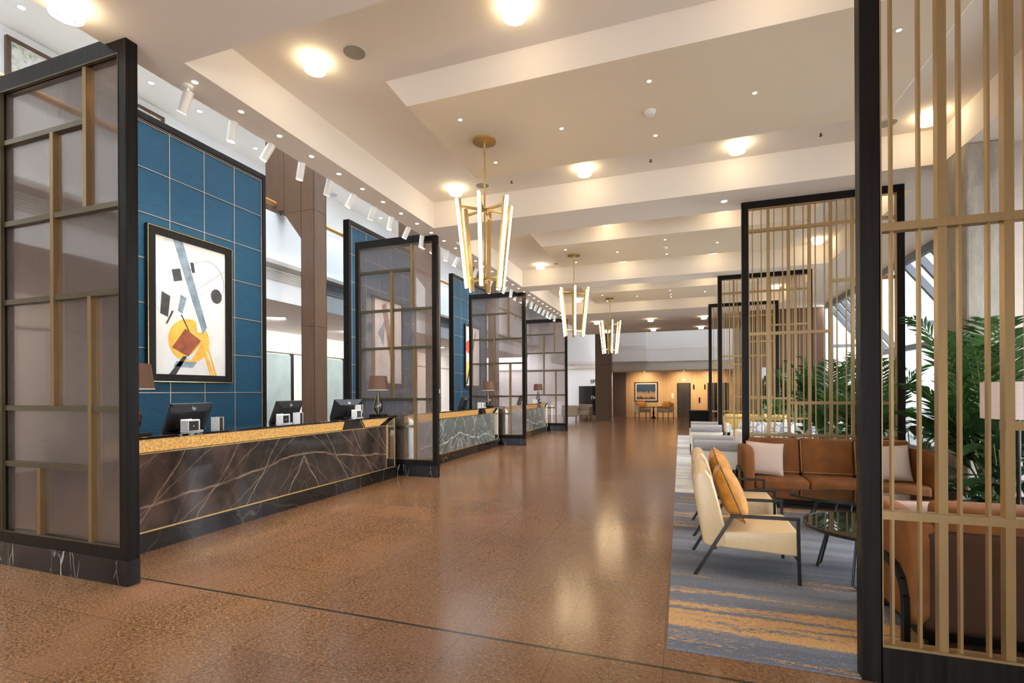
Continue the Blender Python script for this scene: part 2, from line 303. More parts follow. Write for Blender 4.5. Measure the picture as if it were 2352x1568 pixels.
M['p_red'] = canvas('paint rust', ((0.17, 0.04, 0.02), (0.36, 0.085, 0.03)), 7)
M['p_scarlet'] = canvas('paint scarlet', ((0.62, 0.05, 0.03), (0.75, 0.09, 0.04)), 7)
# ---------------------------------------------------------------- mesh helpers
class MB:
    def __init__(s): s.v = []; s.f = []
    def add(s, vs, fs):
        k = len(s.v); s.v += [tuple(p) for p in vs]; s.f += [tuple(k+i for i in f) for f in fs]; return s
    def box(s, x0, x1, y0, y1, z0, z1, mtx=None):
        vs = [Vector((x, y, z)) for z in (z0, z1) for y in (y0, y1) for x in (x0, x1)]
        if mtx is not None: vs = [mtx @ p for p in vs]
        return s.add(vs, [(0, 2, 3, 1), (4, 5, 7, 6), (0, 1, 5, 4), (2, 6, 7, 3), (0, 4, 6, 2), (1, 3, 7, 5)])
    def prism(s, poly, axis, a, b, mtx=None):
        n = len(poly)
        def P(u, w, t): return {'X': (t, u, w), 'Y': (u, t, w), 'Z': (u, w, t)}[axis]
        vs = [Vector(P(u, w, t)) for t in (a, b) for (u, w) in poly]
        if mtx is not None: vs = [mtx @ p for p in vs]
        return s.add(vs, [tuple(range(n))[::-1], tuple(range(n, 2*n))]+[(i, (i+1) % n, n+(i+1) % n, n+i) for i in range(n)])
    def tube(s, pts, r, n=8, cap=True):
        pts = [Vector(p) for p in pts]; rs = r if isinstance(r, (list, tuple)) else [r]*len(pts)
        rings = []; up = None
        for i, p in enumerate(pts):
            d = (pts[min(i+1, len(pts)-1)]-pts[max(i-1, 0)]).normalized()
            if up is None: up = Vector((0, 0, 1)) if abs(d.z) < 0.9 else Vector((1, 0, 0))
            a = d.cross(up).normalized(); bq = a.cross(d).normalized(); up = bq
            rings.append([p+(a*cos(2*pi*k/n)+bq*sin(2*pi*k/n))*rs[i] for k in range(n)])
        vs = [q for R_ in rings for q in R_]; fs = []
        for i in range(len(pts)-1):
            for k in range(n): fs.append((i*n+k, i*n+(k+1) % n, (i+1)*n+(k+1) % n, (i+1)*n+k))
        if cap: fs.append(tuple(range(n))[::-1]); fs.append(tuple((len(pts)-1)*n+k for k in range(n)))
        return s.add(vs, fs)
    def lathe(s, prof, n=24, c=(0, 0, 0), ring=False):
        vs = []; fs = []; prof = list(prof)+([prof[0]] if ring else [])
        for r, z in prof:
            for k in range(n): vs.append((c[0]+r*cos(2*pi*k/n), c[1]+r*sin(2*pi*k/n), c[2]+z))
        for i in range(len(prof)-1):
            for k in range(n): fs.append((i*n+k, i*n+(k+1) % n, (i+1)*n+(k+1) % n, (i+1)*n+k))
        if prof[0][0] > 1e-6 and not ring: fs.append(tuple(range(n))[::-1])
        if prof[-1][0] > 1e-6 and not ring: fs.append(tuple((len(prof)-1)*n+k for k in range(n)))
        return s.add(vs, fs)
    def bar(s, p, q, w, h, up=(0, 0, 1)):
        p = Vector(p); q = Vector(q); d = (q-p); L = d.length; d.normalize(); u = Vector(up)
        a = d.cross(u).normalized(); bq = a.cross(d).normalized()
        vs = [e+a*sx*w/2+bq*sz*h/2 for e in (p, q) for sz in (-1, 1) for sx in (-1, 1)]
        return s.add(vs, [(0, 2, 3, 1), (4, 5, 7, 6), (0, 1, 5, 4), (2, 6, 7, 3), (0, 4, 6, 2), (1, 3, 7, 5)])
def mesh_of(name, mb):
    me = bpy.data.meshes.new(name); me.from_pydata(mb.v, [], mb.f); me.validate()
    bm = bmesh.new(); bm.from_mesh(me); bmesh.ops.remove_doubles(bm, verts=bm.verts, dist=1e-6)
    bmesh.ops.recalc_face_normals(bm, faces=bm.faces); bm.to_mesh(me); bm.free(); return me
def obj(name, mb, m, parent=None, loc=(0, 0, 0), rot=(0, 0, 0), smooth=False, bevel=0, subs=0, label=None, seg=2):
    me = mb if isinstance(mb, bpy.types.Mesh) else mesh_of(name, mb)
    me.materials.append(M[m] if isinstance(m, str) else m)
    if smooth:
        for p in me.polygons: p.use_smooth = True
        if smooth != 'all': 
            try: me.set_sharp_from_angle(angle=radians(40))
            except Exception: pass
    o = bpy.data.objects.new(name, me); COL.objects.link(o); o.location = loc; o.rotation_euler = rot
    if parent: o.parent = parent
    if bevel:
        b = o.modifiers.new('bevel', 'BEVEL'); b.width = bevel; b.segments = seg; b.limit_method = 'ANGLE'
        if seg > 2:
            for p in me.polygons: p.use_smooth = True
    if subs:
        b = o.modifiers.new('subdivision', 'SUBSURF'); b.levels = subs; b.render_levels = subs
        for p in me.polygons: p.use_smooth = True
    if label: o['label'] = label
    return o
def tag(o, label, cat, group=None, kind=None):
    o['label'] = label; o['category'] = cat
    if group: o['group'] = group
    if kind: o['kind'] = kind
    return o
def thing(name, label, cat, loc=(0, 0, 0), rz=0, group=None):
    o = bpy.data.objects.new(name, None); o.empty_display_size = 0.1; COL.objects.link(o); o.location = loc; o.rotation_euler = (0, 0, rz)
    return tag(o, label, cat, group)
def struct(name, mb, m, bevel=0):
    o = obj(name, mb, m, bevel=bevel); o['kind'] = 'structure'; return o
def copy_tree(o, parent=None):
    c = o.copy(); COL.objects.link(c)
    if parent: c.parent = parent
    for ch in list(o.children): copy_tree(ch, c)
    return c
def dup(root, loc, rz, label):
    c = copy_tree(root); c.location = loc; c.rotation_euler = (0, 0, rz); c['label'] = label; return c
ORD = 'first second third fourth fifth sixth seventh eighth ninth tenth eleventh twelfth thirteenth fourteenth fifteenth sixteenth seventeenth eighteenth nineteenth twentieth twenty-first twenty-second twenty-third twenty-fourth twenty-fifth twenty-sixth twenty-seventh twenty-eighth twenty-ninth thirtieth thirty-first thirty-second'.split()
def text_mesh(body, size, depth=0.004, align='CENTER', shear=0):
    c = bpy.data.curves.new('lettering', 'FONT'); c.body = body; c.size = size; c.extrude = depth; c.align_x = align; c.align_y = 'CENTER'; c.shear = shear
    t = bpy.data.objects.new('tmp', c); COL.objects.link(t); dg = bpy.context.evaluated_depsgraph_get(); dg.update()
    me = bpy.data.meshes.new_from_object(t.evaluated_get(dg)); bpy.data.objects.remove(t); me.materials.clear(); return me
ZS, ZA, ZR = 4.27, 4.70, 4.40
# ================================================================ SETTING
struct('floor', MB().box(-12.2, 6.0, -6, 31.4, -0.1, 0), 'floor')
BAYS = [(2.98, 7.36), (8.19, 12.27), (12.9, 17.28)]
BX0, BX1 = -3.92, 3.05
c = MB()
edges = [-3.0]+[e for b in BAYS for e in b]+[23.6]
c.box(-4.26, BX0, -3, 23.6, ZS, 5.0); c.box(BX1, 4.5, -3, 23.6, ZS, 5.0)
for i in range(0, len(edges), 2): c.box(BX0, BX1, edges[i], edges[i+1], ZS, 5.0)
for a, b in BAYS: c.box(BX0, BX1, a, b, ZA, 5.0)
c.box(-4.30, -4.26, -3.2, 23.6, ZS, 7.1)
c.box(-12.2, -8.3, -4, 31.4, 7.0, 7.1); c.box(-8.3, -4.3, 21, 31.4, 7.0, 7.1); c.box(-4.3, 6, 23.5, 23.6, ZS, 7.1)
struct('ceiling', c, 'ceiling')
RAFTS = [(4.34, 6.13), (9.44, 11.13), (14.40, 16.13)]
for i, (a, b) in enumerate(RAFTS):
    m = MB()
    lo = [(-2.61, a), (2.07, a), (2.07, b), (-2.61, b)]; hi = [(-2.86, a-0.01), (2.3, a-0.01), (2.3, b+0.01), (-2.86, b+0.01)]
    m.add([(x, y, ZR) for x, y in lo]+[(x, y, ZA+0.01) for x, y in hi], [(0, 1, 2, 3), (4, 7, 6, 5), (0, 4, 5, 1), (1, 5, 6, 2), (2, 6, 7, 3), (3, 7, 4, 0)])
    me = mesh_of('trim', m); o = struct('trim_%d' % (i+1), me, 'ceiling')
    me.materials.append(M['raft'])
    for p in me.polygons:
        if p.center.z < ZR+0.01: p.material_index = 1
# atrium on the left
struct('wall_left', MB().box(-12.2, -12.0, -4, 31, 0, 3.44), 'white_warm')
m = MB().box(-12.2, -8.0, -4, 26, 3.44, 4.10); m.box(-8.06, -7.98, -4, 26, 4.10, 5.26)
struct('wall_balcony', m, 'white')
m = MB().prism([(-8.02, 4.08), (-7.86, 4.16), (-7.86, 4.24), (-8.02, 4.26)], 'Y', -4, 26)
struct('trim_4', m, 'greige')
m = MB()
for k in range(5): m.box(-8.0, -7.985, -4, 26, 3.86+k*0.045, 3.885+k*0.045)
struct('trim_5', m, 'greige')
struct('trim_6', MB().box(-11.98, -11.9, -4, 26, 2.78, 2.82), 'greige')
m = MB().box(-9.7, -9.5, -4, 9.6, 4.1, 7.0)
m.box(-9.7, -9.3, 9.6, 31, 4.1, 7.0)
struct('wall_upper', m, 'white')
struct('wall_right_far', MB().box(5.9, 6.0, 18.9, 31.4, 0, 7.1).box(4.5, 6.0, 18.6, 18.9, 0, 7.1), 'white_warm')
struct('wall_left_back', MB().box(-12.2, -3.5, 31.0, 31.2, 0, 7), 'white')
m = MB().box(-12, -3.6, 30.9, 31.0, 2.93, 2.99); m.box(-6.6, -6.45, 30.85, 31.0, 3.2, 4.6)
struct('trim_7', m, 'greige')
for i in range(8):
    s = lamp('balcony_fill_spot', 'SPOT', (-9.6, 1.0+3.0*i, 3.42), 260, (1.0, 0.93, 0.86), (0, 0, 0), 0.012, 130, 0.9); aim(s, (-12, 1.0+3.0*i, 1.6))  # added fill lights without fittings, brighten the wall under the balcony
for i, y in enumerate([1.0, 3.6, 6.2, 8.8, 11.4, 14.0, 16.6, 19.2]):
    w_ = MB().box(-11.99, -11.95, y, y+1.25, 0.05, 2.72); o = struct('window_%d' % (i+1), w_, 'frost')
    f = MB().box(-12, -11.93, y+1.25, y+1.36, 0, 2.76); obj('window_frame', f, 'black', o)
struct('ceiling', MB().box(-4.3, 6, 23.6, 31.4, 7.0, 7.1), 'white')
m = MB()
for k in range(13): m.box(-8.3, -4.3, -3.9+2.0*k, -3.8+2.0*k, 6.95, 7.1)
m.box(-6.35, -6.25, -4, 21, 6.95, 7.1)
o = struct('window_14', m, 'fixture'); obj('window_pane', MB().box(-8.3, -4.3, -4, 21, 7.06, 7.07), 'glass', o)  # glass roof added out of view to bring daylight into the atrium
# far end of the hall
struct('wall_back', MB().box(-3.02, 6, 29.6, 29.8, 0, 2.62), 'farwood')
struct('wall_back_side', MB().box(-3.78, -3.02, 29.3, 29.8, 0, 2.77), 'brownwood')
struct('ceiling', MB().box(-4.1, 6, 26.6, 29.8, 2.62, 2.8), 'raft')
m = MB().box(-3.55, -1.62, 26.0, 27.2, 3.06, 5.6); m.box(-1.62, 6, 26.5, 27.2, 3.06, 5.6)
for z in (3.68, 3.76, 3.84): m.box(-3.55, -1.6, 25.985, 26, z, z+0.02)
m.box(-1.62, 6, 26.485, 26.5, 3.70, 3.72)
m.box(-7.3, -3.9, 28.2, 31.0, 3.25, 7.0)
struct('wall_back_balcony', m, 'white')
struct('trim_8', MB().box(-4.1, 6, 26.55, 26.65, 2.60, 3.08), 'greige')
# right side: brown clad block, glazed lean-to
m = MB().box(2.3, 4.5, 18.6, 18.9, 0, ZS); m.box(2.3, 2.5, 18.9, 24, 0, ZS)
struct('wall_right_end', m, 'brownwood')
struct('wall_right_panel', MB().box(2.62, 2.95, 18.57, 18.6, 0, 2.3).box(3.15, 3.4, 18.57, 18.6, 0, 2.3), 'darkglass')
m = MB()
gl = MB()
raf = [y for y in [10.0+0.61*k for k in range(-11, 14)]]
raf = [y for y in raf if y < 12.6 or y > 15.6]
for y in raf:
    m.bar((4.47, y, 4.20), (5.62, y, 2.62), 0.085, 0.13)
m.box(4.42, 4.52, 2.9, 18.2, 4.12, 4.27); m.box(5.55, 5.65, 2.9, 18.2, 2.52, 2.66)
for y in raf[::2]: m.box(5.56, 5.63, y-0.035, y+0.035, 0, 2.6)
m.box(5.56, 5.63, 2.9, 18.2, 0, 0.12)
gl.add([(4.5, 2.9, 4.24), (5.62, 2.9, 2.66), (5.62, 18.2, 2.66), (4.5, 18.2, 4.24)], [(0, 1, 2, 3)])
gl.add([(5.6, 2.9, 0), (5.6, 18.2, 0), (5.6, 18.2, 2.6), (5.6, 2.9, 2.6)], [(0, 1, 2, 3)])
o = struct('window_10', m, simple('grey mullion', (0.20, 0.22, 0.25), 0.4, 0.2)); obj('window_pane', gl, 'glass', o)
for i, y in enumerate((12.51, 17.86)):
    m = MB().box(4.45, 4.57, y-0.05, y+0.05, 0, 4.2).box(4.57, 5.58, y-0.04, y+0.04, 2.85, 2.95)
    if i == 0: m = MB().box(4.57, 5.58, y-0.04, y+0.04, 2.85, 2.95)
    o = struct('window_%d' % (11+i), m, M.get('mull') or simple('grey transom', (0.25, 0.28, 0.31), 0.4, 0.2))
    obj('window_pane', MB().prism([(4.57, 0), (5.58, 0), (5.58, 2.66), (4.57, 4.1)], 'Y', y-0.006, y+0.006), 'glass', o)
struct('wall_front', MB().box(-12.2, -5.0, -3.2, -3.0, 0, 7).box(1.6, 4.7, -3.2, -3.0, 0, ZS).box(-5.0, 1.6, -3.2, -3.0, 2.6, ZS).box(-5, -2.4, -3.2, -3, 0, 2.6).box(-12.2, -4.3, -3.2, -3, 4, 7), 'white_warm')
struct('wall_right', MB().box(4.5, 4.7, -3, 2.9, 0, ZS), 'white_warm')
t = thing('concrete_column', 'board-marked raw concrete column behind the floor lamp and palms', 'column', (3.05, 6.85, 0))
obj('shaft', MB().box(0, 0.42, 0, 0.7, 0, ZS), 'concrete', t, bevel=0.02); obj('pier', MB().box(0.43, 0.85, 0.12, 0.7, 0, ZS), simple('plastered pier', (0.50, 0.42, 0.36), 0.7), t)
obj('outdoor_ground', MB().box(6.0, 40, -10, 45, -0.3, -0.05), 'outside')['kind'] = 'structure'
# ================================================================ GLASS PARTITIONS (left)
def partition(label, y):
    t = thing('glass_partition', label, 'room divider', (-4.06, y, 0), 0, 'tall framed glass partitions along the reception')
    W = 1.70
    obj('plinth', MB().box(-W, 0, -0.005, 0.095, 0, 0.20), 'blackmarble', t, bevel=0.003)
    f = MB(); f.box(-W, -W+0.085, 0, 0.09, 0.20, 4.31); f.box(-0.085, 0, 0, 0.09, 0.20, ZS)
    f.box(-W+0.085, -0.2, 0.0, 0.09, 4.17, 4.31); f.box(-0.2, -0.085, 0.0, 0.09, 4.17, ZS); f.box(-W+0.085, -0.085, 0, 0.09, 0.20, 0.295)
    obj('frame', f, 'darkwood', t, bevel=0.003)
    tr = MB(); a, b = -W+0.085, -0.085
    tr.box(a, a+0.014, -0.006, 0.02, 0.295, 4.17); tr.box(b-0.005, b, -0.003, 0.02, 0.295, 4.17); tr.box(a, b, -0.003, 0.02, 4.16, 4.17); tr.box(a, b, -0.003, 0.02, 0.295, 0.303)
    obj('brass_trim', tr, 'brass_dim', t)
    obj('glass_panel', MB().box(a+0.01, b-0.005, 0.040, 0.050, 0.30, 4.165), 'reeded', t)
    X = lambda wx: wx+4.06
    for zz, x0, x1 in ((3.72, a, X(-4.58)), (3.00, a, b), (2.31, a, b), (1.38, a, b), (0.89, a, X(-4.53))):
        obj('muntin', MB().box(x0, x1, 0.012, 0.078, zz-0.022, zz+0.022), 'brass_dim', t)
    for xx, z0, z1 in ((-4.565, 3.02, 4.16), (-4.985, 1.40, 3.70), (-4.515, 0.30, 2.29), (-5.175, 0.30, 0.87)):
        obj('muntin', MB().box(X(xx)-0.022, X(xx)+0.022, 0.008, 0.082, z0, z1), 'brass_mid', t)
    return t
p0 = partition('nearest tall partition of reeded smoked glass, left edge of the lobby', 2.61)
dup(p0, (-4.04, 7.68, 0), 0, 'second glass partition, between the first and second reception desks')
dup(p0, (-4.06, 12.93, 0), 0, 'third glass partition, between the second and third reception desks')
dup(p0, (-4.06, 18.25, 0), 0, 'farthest glass partition, beyond the third reception desk')
# ================================================================ RECEPTION DESKS
def desk(label, y0, y1, stone_m):
    t = thing('reception_desk', label, 'reception desk', (-4.78, y0, 0), 0, 'reception desks between the glass partitions')
    L = y1-y0
    obj('plinth', MB().box(-0.62, 0.0, 0, L, 0, 0.185), 'blackstone', t)
    obj('body', MB().box(-0.60, -0.015, 0.02, L-0.02, 0.185, 1.03), 'blackstone', t)
    h = (L-0.33)/2
    for k in range(2):
        obj('front_panel', MB().box(-0.015, 0.0, 0.03+k*h, 0.03+(k+1)*h-0.002, 0.205, 0.925), stone_m, t)
    tr = MB().box(-0.012, 0.006, 0.015, L-0.03, 0.187, 0.203).box(-0.012, 0.006, 0.012, 0.026, 0.187, 0.93).box(-0.012, 0.006, 0.015, L-0.30, 0.927, 0.939)
    tr.box(-0.012, 0.006, L-0.305, L-0.295, 0.2, 0.93)
    for ya, yb in ((L-1.03, L-0.93), (L-0.50, L-0.21)):
        tr.bar((0.004, ya, 1.062), (0.004, yb if ya < L-0.9 else L-0.10, 0.945 if ya < L-0.9 else 1.07), 0.008, 0.012)
    tr.bar((0.004, L-0.30, 0.94), (0.004, L-0.03, 1.065), 0.01, 0.014); tr.box(-0.01, 0.005, L-0.045, L-0.033, 0.2, 1.06)
    obj('brass_trim', tr, 'brass_pol', t)
    obj('gold_band', MB().prism([(0.02, 0.945), (L-1.45, 0.945), (L-1.40, 1.065), (0.02, 1.065)], 'X', -0.012, -0.002), 'gold', t)
    obj('stone_facet', MB().prism([(L-1.45, 0.945), (L-0.94, 0.945), (L-1.03, 1.065), (L-1.40, 1.065)], 'X', -0.012, 0.0), 'blackstone', t)
    obj('gold_facet', MB().prism([(L-0.88, 0.945), (L-0.50, 0.945), (L-0.22, 1.065), (L-0.98, 1.065)], 'X', -0.012, 0.0), 'gold', t)
    obj('mirror_facet', MB().prism([(L-0.29, 0.205), (L-0.05, 0.205), (L-0.05, 1.055), (L-0.29, 0.93)], 'X', -0.012, 0.0), 'mirror', t)
    obj('end_cap', MB().box(-0.60, 0.008, L-0.028, L, 0.0, 1.07), 'darkwood', t)
    obj('countertop', MB().box(-0.66, 0.018, -0.0, L+0.01, 1.068, 1.092), 'darkglass', t, bevel=0.003)
    return t
desk('nearest reception desk with brown veined marble front and gold band', 2.74, 7.53, 'brownmarble')
desk('second reception desk with grey green veined marble front', 7.80, 12.72, 'greenmarble')
desk('third reception desk, grey green marble, farthest from the camera', 13.06, 18.05, 'greenmarble')
# table lamps on desks
def table_lamp(label, x, y):
    t = thing('table_lamp', label, 'table lamp', (x, y, 1.092), 0, 'glass table lamps on the reception desks')
    obj('foot', MB().box(-0.11, 0.11, -0.11, 0.11, 0, 0.03), 'darkwood', t, bevel=0.004)
    obj('glass_body', MB().lathe([(0.02, 0.03), (0.035, 0.05), (0.075, 0.12), (0.085, 0.17), (0.07, 0.24), (0.045, 0.32), (0.028, 0.38), (0.018, 0.43), (0.016, 0.45)], 20), 'lampglass', t, smooth='all')
    obj('stem', MB().tube([(0, 0, 0.03), (0, 0, 0.47)], 0.008), 'brass_pol', t)
    obj('lamp_shade', MB().lathe([(0.175, 0.455), (0.178, 0.455), (0.148, 0.70), (0.145, 0.70)], 32, ring=True), 'shade', t, smooth=True)
    obj('shade_rim', MB().lathe([(0.172, 0.450), (0.180, 0.450), (0.180, 0.458), (0.172, 0.458)], 32, ring=True), 'fixture', t)
    return t
lt = table_lamp('glass table lamp with bronze shade on near end of nearest desk', -5.0, 3.26)
dup(lt, (-5.0, 7.32, 1.092), 0, 'glass table lamp with bronze shade on far end of nearest desk')
dup(lt, (-5.0, 12.50, 1.092), 0, 'glass table lamp on the second reception desk')
dup(lt, (-5.0, 17.5, 1.092), 0, 'glass table lamp on the third reception desk')
# monitors (backs face the hall)
def monitor(label, y, rz):
    t = thing('computer_monitor', label, 'monitor', (-5.22, y, 1.092), rz, 'monitors on the reception desks')
    R_ = Matrix.Rotation(radians(22), 4, 'Y')
    T = Matrix.Translation((0.02, 0, 0.15)) @ R_
    b = MB().box(-0.012, 0.012, -0.27, 0.27, -0.16, 0.16, T)
    b.add([T @ Vector(p) for p in [(0.012, -0.27, -0.16), (0.012, 0.27, -0.16), (0.012, 0.27, 0.16), (0.012, -0.27, 0.16), (0.045, -0.17, -0.12), (0.045, 0.17, -0.12), (0.045, 0.17, 0.08), (0.045, -0.17, 0.08)]],
          [(4, 5, 6, 7), (0, 1, 5, 4), (1, 2, 6, 5), (2, 3, 7, 6), (3, 0, 4, 7)])
    obj('housing', b, 'plastic', t)
    obj('screen', MB().box(-0.0135, -0.0115, -0.26, 0.26, -0.15, 0.15, T), 'darkglass', t)
    obj('stand', MB().box(-0.09, 0.09, -0.10, 0.10, 0, 0.012).bar((0.02, 0, 0.01), (0.05, 0, 0.13), 0.05, 0.02, (0, 1, 0)), 'plastic', t)
    lm = text_mesh('hp', 0.055, 0.001, shear=0.25)
    lm.transform(T @ Matrix.Translation((0.034, 0.0, 0.115)) @ Matrix.Rotation(radians(-22), 4, 'Y') @ Matrix.Rotation(pi/2, 4, 'Z') @ Matrix.Rotation(pi/2, 4, 'X'))
    obj('logo', lm, 'silver', t)
    return t
mo = monitor('black monitor seen from behind, nearest of the three on the first desk', 3.98, 0.12)
dup(mo, (-5.22, 5.42, 1.092), 0.10, 'black monitor seen from behind in the middle of the first desk')
dup(mo, (-5.22, 6.72, 1.092), -0.25, 'black monitor at far end of the first desk, beside the table lamp')
dup(mo, (-5.3, 9.9, 1.092), 0.1, 'black monitor at the near part of the second reception desk')
dup(mo, (-5.3, 11.5, 1.092), 0.1, 'black monitor at the far part of the second reception desk')
dup(mo, (-5.3, 16.2, 1.092), 0.1, 'black monitor on the third reception desk')
def scanner(label, y, k):
    t = thing('document_scanner', label, 'desk device', (-4.99, y, 1.092), 0.15, 'white framed desk devices beside the monitors')
    obj('base_loop', MB().tube([(0.0+0.085*cos(a), 0.0+0.12*sin(a), 0.006) for a in [i*pi/8 for i in range(17)]], 0.005, 6), 'silver', t)
    fr = MB().box(-0.05, 0.05, -0.10, -0.085, 0.012, 0.125).box(-0.05, 0.05, 0.045, 0.06, 0.012, 0.125).box(-0.05, 0.05, -0.085, 0.045, 0.110, 0.125)
    obj('white_frame', fr, 'fixture', t, bevel=0.012)
    obj('body', MB().box(-0.045, 0.04, -0.085, 0.045, 0.012, 0.110), 'plastic', t, bevel=0.006)
    obj('status_light', MB().lathe([(0.008, 0), (0.008, 0.003)], 10), 'silver', t, (0.042, -0.02, 0.06), (0, pi/2, 0))
    return t
s0 = scanner('white framed desk device before the nearest monitor', 3.86, 0)
dup(s0, (-4.99, 5.16, 1.092), 0.15, 'white framed desk device before the middle monitor')
dup(s0, (-4.99, 6.72, 1.092), 0.1, 'white framed desk device before the far monitor of the first desk')
dup(s0, (-4.99, 12.1, 1.092), 0.1, 'white framed desk device on the second desk')
dup(s0, (-4.99, 17.2, 1.092), 0.1, 'white framed desk device on the third desk')
def reader(label, y, z=0.12):
    t = thing('card_reader', label, 'card reader', (-4.98, y, 1.092), 0.1, 'upright card readers on the desks')
    obj('body', MB().box(-0.05, 0.05, -0.03, 0.03, 0, 0.135), 'plastic', t, bevel=0.005)
    obj('white_edge', MB().box(-0.055, 0.055, -0.034, -0.028, 0, 0.14).box(-0.055, 0.055, 0.028, 0.034, 0, 0.14), 'fixture', t)
    return t
r0 = reader('upright black and white card reader beside the nearest monitor', 4.16)
dup(r0, (-4.98, 5.40, 1.092), 0.1, 'upright black and white card reader beside the middle monitor')
r2 = dup(r0, (-5.06, 6.86, 1.16), 0.1, 'upright card reader raised in front of the far monitor of the first desk')
tag(obj('reader_stand', MB().box(-5.11, -5.01, 6.83, 6.89, 1.092, 1.16), 'plastic'), 'small black block lifting the card reader at the far monitor', 'stand')
dup(r0, (-4.98, 11.86, 1.092), 0.1, 'upright card reader on the second desk')
dup(r0, (-4.98, 16.95, 1.092), 0.1, 'upright card reader on the third desk')
# ================================================================ BLUE FEATURE WALLS
def blue_wall(label, y0):
    t = thing('feature_wall_panel', label, 'wall panel', (-6.9, y0, 0), 0, 'blue panelled feature walls behind the desks')
    L = 2.90; H = 5.32
    obj('backing', MB().box(-0.10, 0.0, 0.06, L-0.06, 0, H-0.06), 'blue', t)
    fr = MB().box(-0.12, 0.03, 0, 0.07, 0, H).box(-0.12, 0.03, L-0.07, L, 0, H).box(-0.12, 0.03, 0.07, L-0.07, H-0.09, H)
    obj('frame', fr, 'darkwood', t, bevel=0.004)
    st = MB()
    for k in range(1, 6):
        yy = L-0.09-0.535*k
        if yy > 0.1: st.box(0, 0.006, yy-0.004, yy+0.004, 0, H-0.1)
    for k in range(8):
        zz = 0.90+0.614*k
        st.box(0, 0.006, 0.07, L-0.07, zz-0.004, zz+0.004)
    st.box(0, 0.008, L-0.082, L-0.07, 0, H-0.09); st.box(0, 0.008, 0.07, 0.082, 0, H-0.09); st.box(0, 0.008, 0.07, L-0.07, H-0.102, H-0.09)
    obj('brass_inlay', st, simple('satin champagne strip', (0.50, 0.36, 0.26), 0.35, 0.4), t)
    return t
b0 = blue_wall('nearest petrol blue panelled wall holding the abstract painting with amber disc', 3.81)
dup(b0, (-6.9, 8.98, 0), 0, 'second petrol blue panelled wall, seen behind the second glass partition')
dup(b0, (-6.9, 14.18, 0), 0, 'third petrol blue panelled wall, behind the second desk')
# paintings
def flat(name, poly, m, parent, d, bounds=(0, 1.12, 0, 1.95)):
    a = MB().prism(poly, 'X', 0.004, 0.004+d); return obj(name, a, m, parent)
def circ(cy, cz, ry, rz, n=40): return [(cy+ry*cos(2*pi*k/n), cz+rz*sin(2*pi*k/n)) for k in range(n)]
def painting_base(name, label, x, y, z, W, H, fw):
    t = thing(name, label, 'painting', (x, y, z))
    fr = MB().box(0, 0.05, 0, fw, 0, H).box(0, 0.05, W-fw, W, 0, H).box(0, 0.05, fw, W-fw, 0, fw).box(0, 0.05, fw, W-fw, H-fw, H)
    obj('frame', fr, 'darkwood', t)
    e = 0.007
    obj('gilt_edge', MB().box(0.035, 0.056, e, 2*e, e, H-e).box(0.035, 0.056, W-2*e, W-e, e, H-e).box(0.035, 0.056, e, W-e, e, 2*e).box(0.035, 0.056, e, W-e, H-2*e, H-e), 'brass_pol', t)
    return t
W1, H1 = 1.34, 2.17
t = painting_base('abstract_painting', 'tall abstract painting with amber disc and slate diagonal, on the nearest blue wall', -6.89, 4.66, 1.66, W1, H1, 0.115)
k = obj('canvas', MB().box(0.0, 0.02, 0.115, W1-0.115, 0.115, H1-0.115), 'canvas', t)
def shp(name, poly, m, lift): return obj(name, MB().prism([(0.115+u*(W1-0.23), 0.115+v*(H1-0.23)) for u, v in poly], 'X', 0.0, 0.02+0.001*lift), m, t)
shp('painted_shape', [(0.02, 0.90), (0.14, 1.0), (0.30, 1.0), (0.36, 0.72), (0.16, 0.67)], 'p_pale', 1)
shp('painted_shape', [(0.44, 0.98), (0.66, 0.83), (0.52, 0.78)], 'p_pale', 1)
shp('painted_shape', [(0.0, 0.46), (0.0, 0.64), (0.22, 0.60), (0.10, 0.44)], 'p_pale', 1)
shp('painted_disc', circ(0.46, 0.26, 0.29, 0.165), 'p_orange', 2)
shp('painted_shape', [(0.50, 0.62), (0.58, 0.60), (0.66, 0.34), (0.57, 0.33)], 'canvas', 3)
shp('painted_bar', [(0.24, 1.0), (0.37, 1.0), (0.71, 0.38), (0.65, 0.32)], 'p_grey', 4)
shp('painted_shape', [(0.22, 0.20), (0.40, 0.35), (0.62, 0.27), (0.44, 0.14)], 'p_red', 5)
shp('painted_shape', [(0.22, 0.775), (0.33, 0.795), (0.36, 0.71), (0.25, 0.69)], 'p_black', 5)
shp('painted_shape', [(0.09, 0.60), (0.20, 0.575), (0.17, 0.42), (0.07, 0.44)], 'p_black', 3)
shp('painted_shape', [(0.18, 0.0), (0.27, 0.0), (0.42, 0.14), (0.37, 0.14)], 'p_black', 5)
shp('painted_shape', [(0.62, 0.25), (0.66, 0.25), (0.82, 0.0), (0.76, 0.0)], 'p_orange', 5)
shp('painted_shape', [(0.47, 0.86), (0.52, 0.865), (0.54, 0.79), (0.50, 0.785)], 'p_black', 3)
shp('painted_shape', [(0.0, 0.80), (0.12, 0.80), (0.20, 0.66), (0.14, 0.60), (0.0, 0.62)], 'p_pale', 2)
shp('painted_shape', [(0.34, 0.60), (0.42, 0.58), (0.36, 0.46), (0.30, 0.48)], 'p_grey', 3)
shp('painted_shape', [(0.56, 0.76), (0.64, 0.74), (0.66, 0.62), (0.58, 0.64)], 'p_pale', 3)
shp('painted_shape', [(0.28, 0.10), (0.56, 0.10), (0.50, 0.06), (0.24, 0.06)], 'p_grey', 5)
shp('painted_shape', [(0.38, 0.13), (0.50, 0.165), (0.62, 0.24), (0.47, 0.11)], 'p_pale', 5)
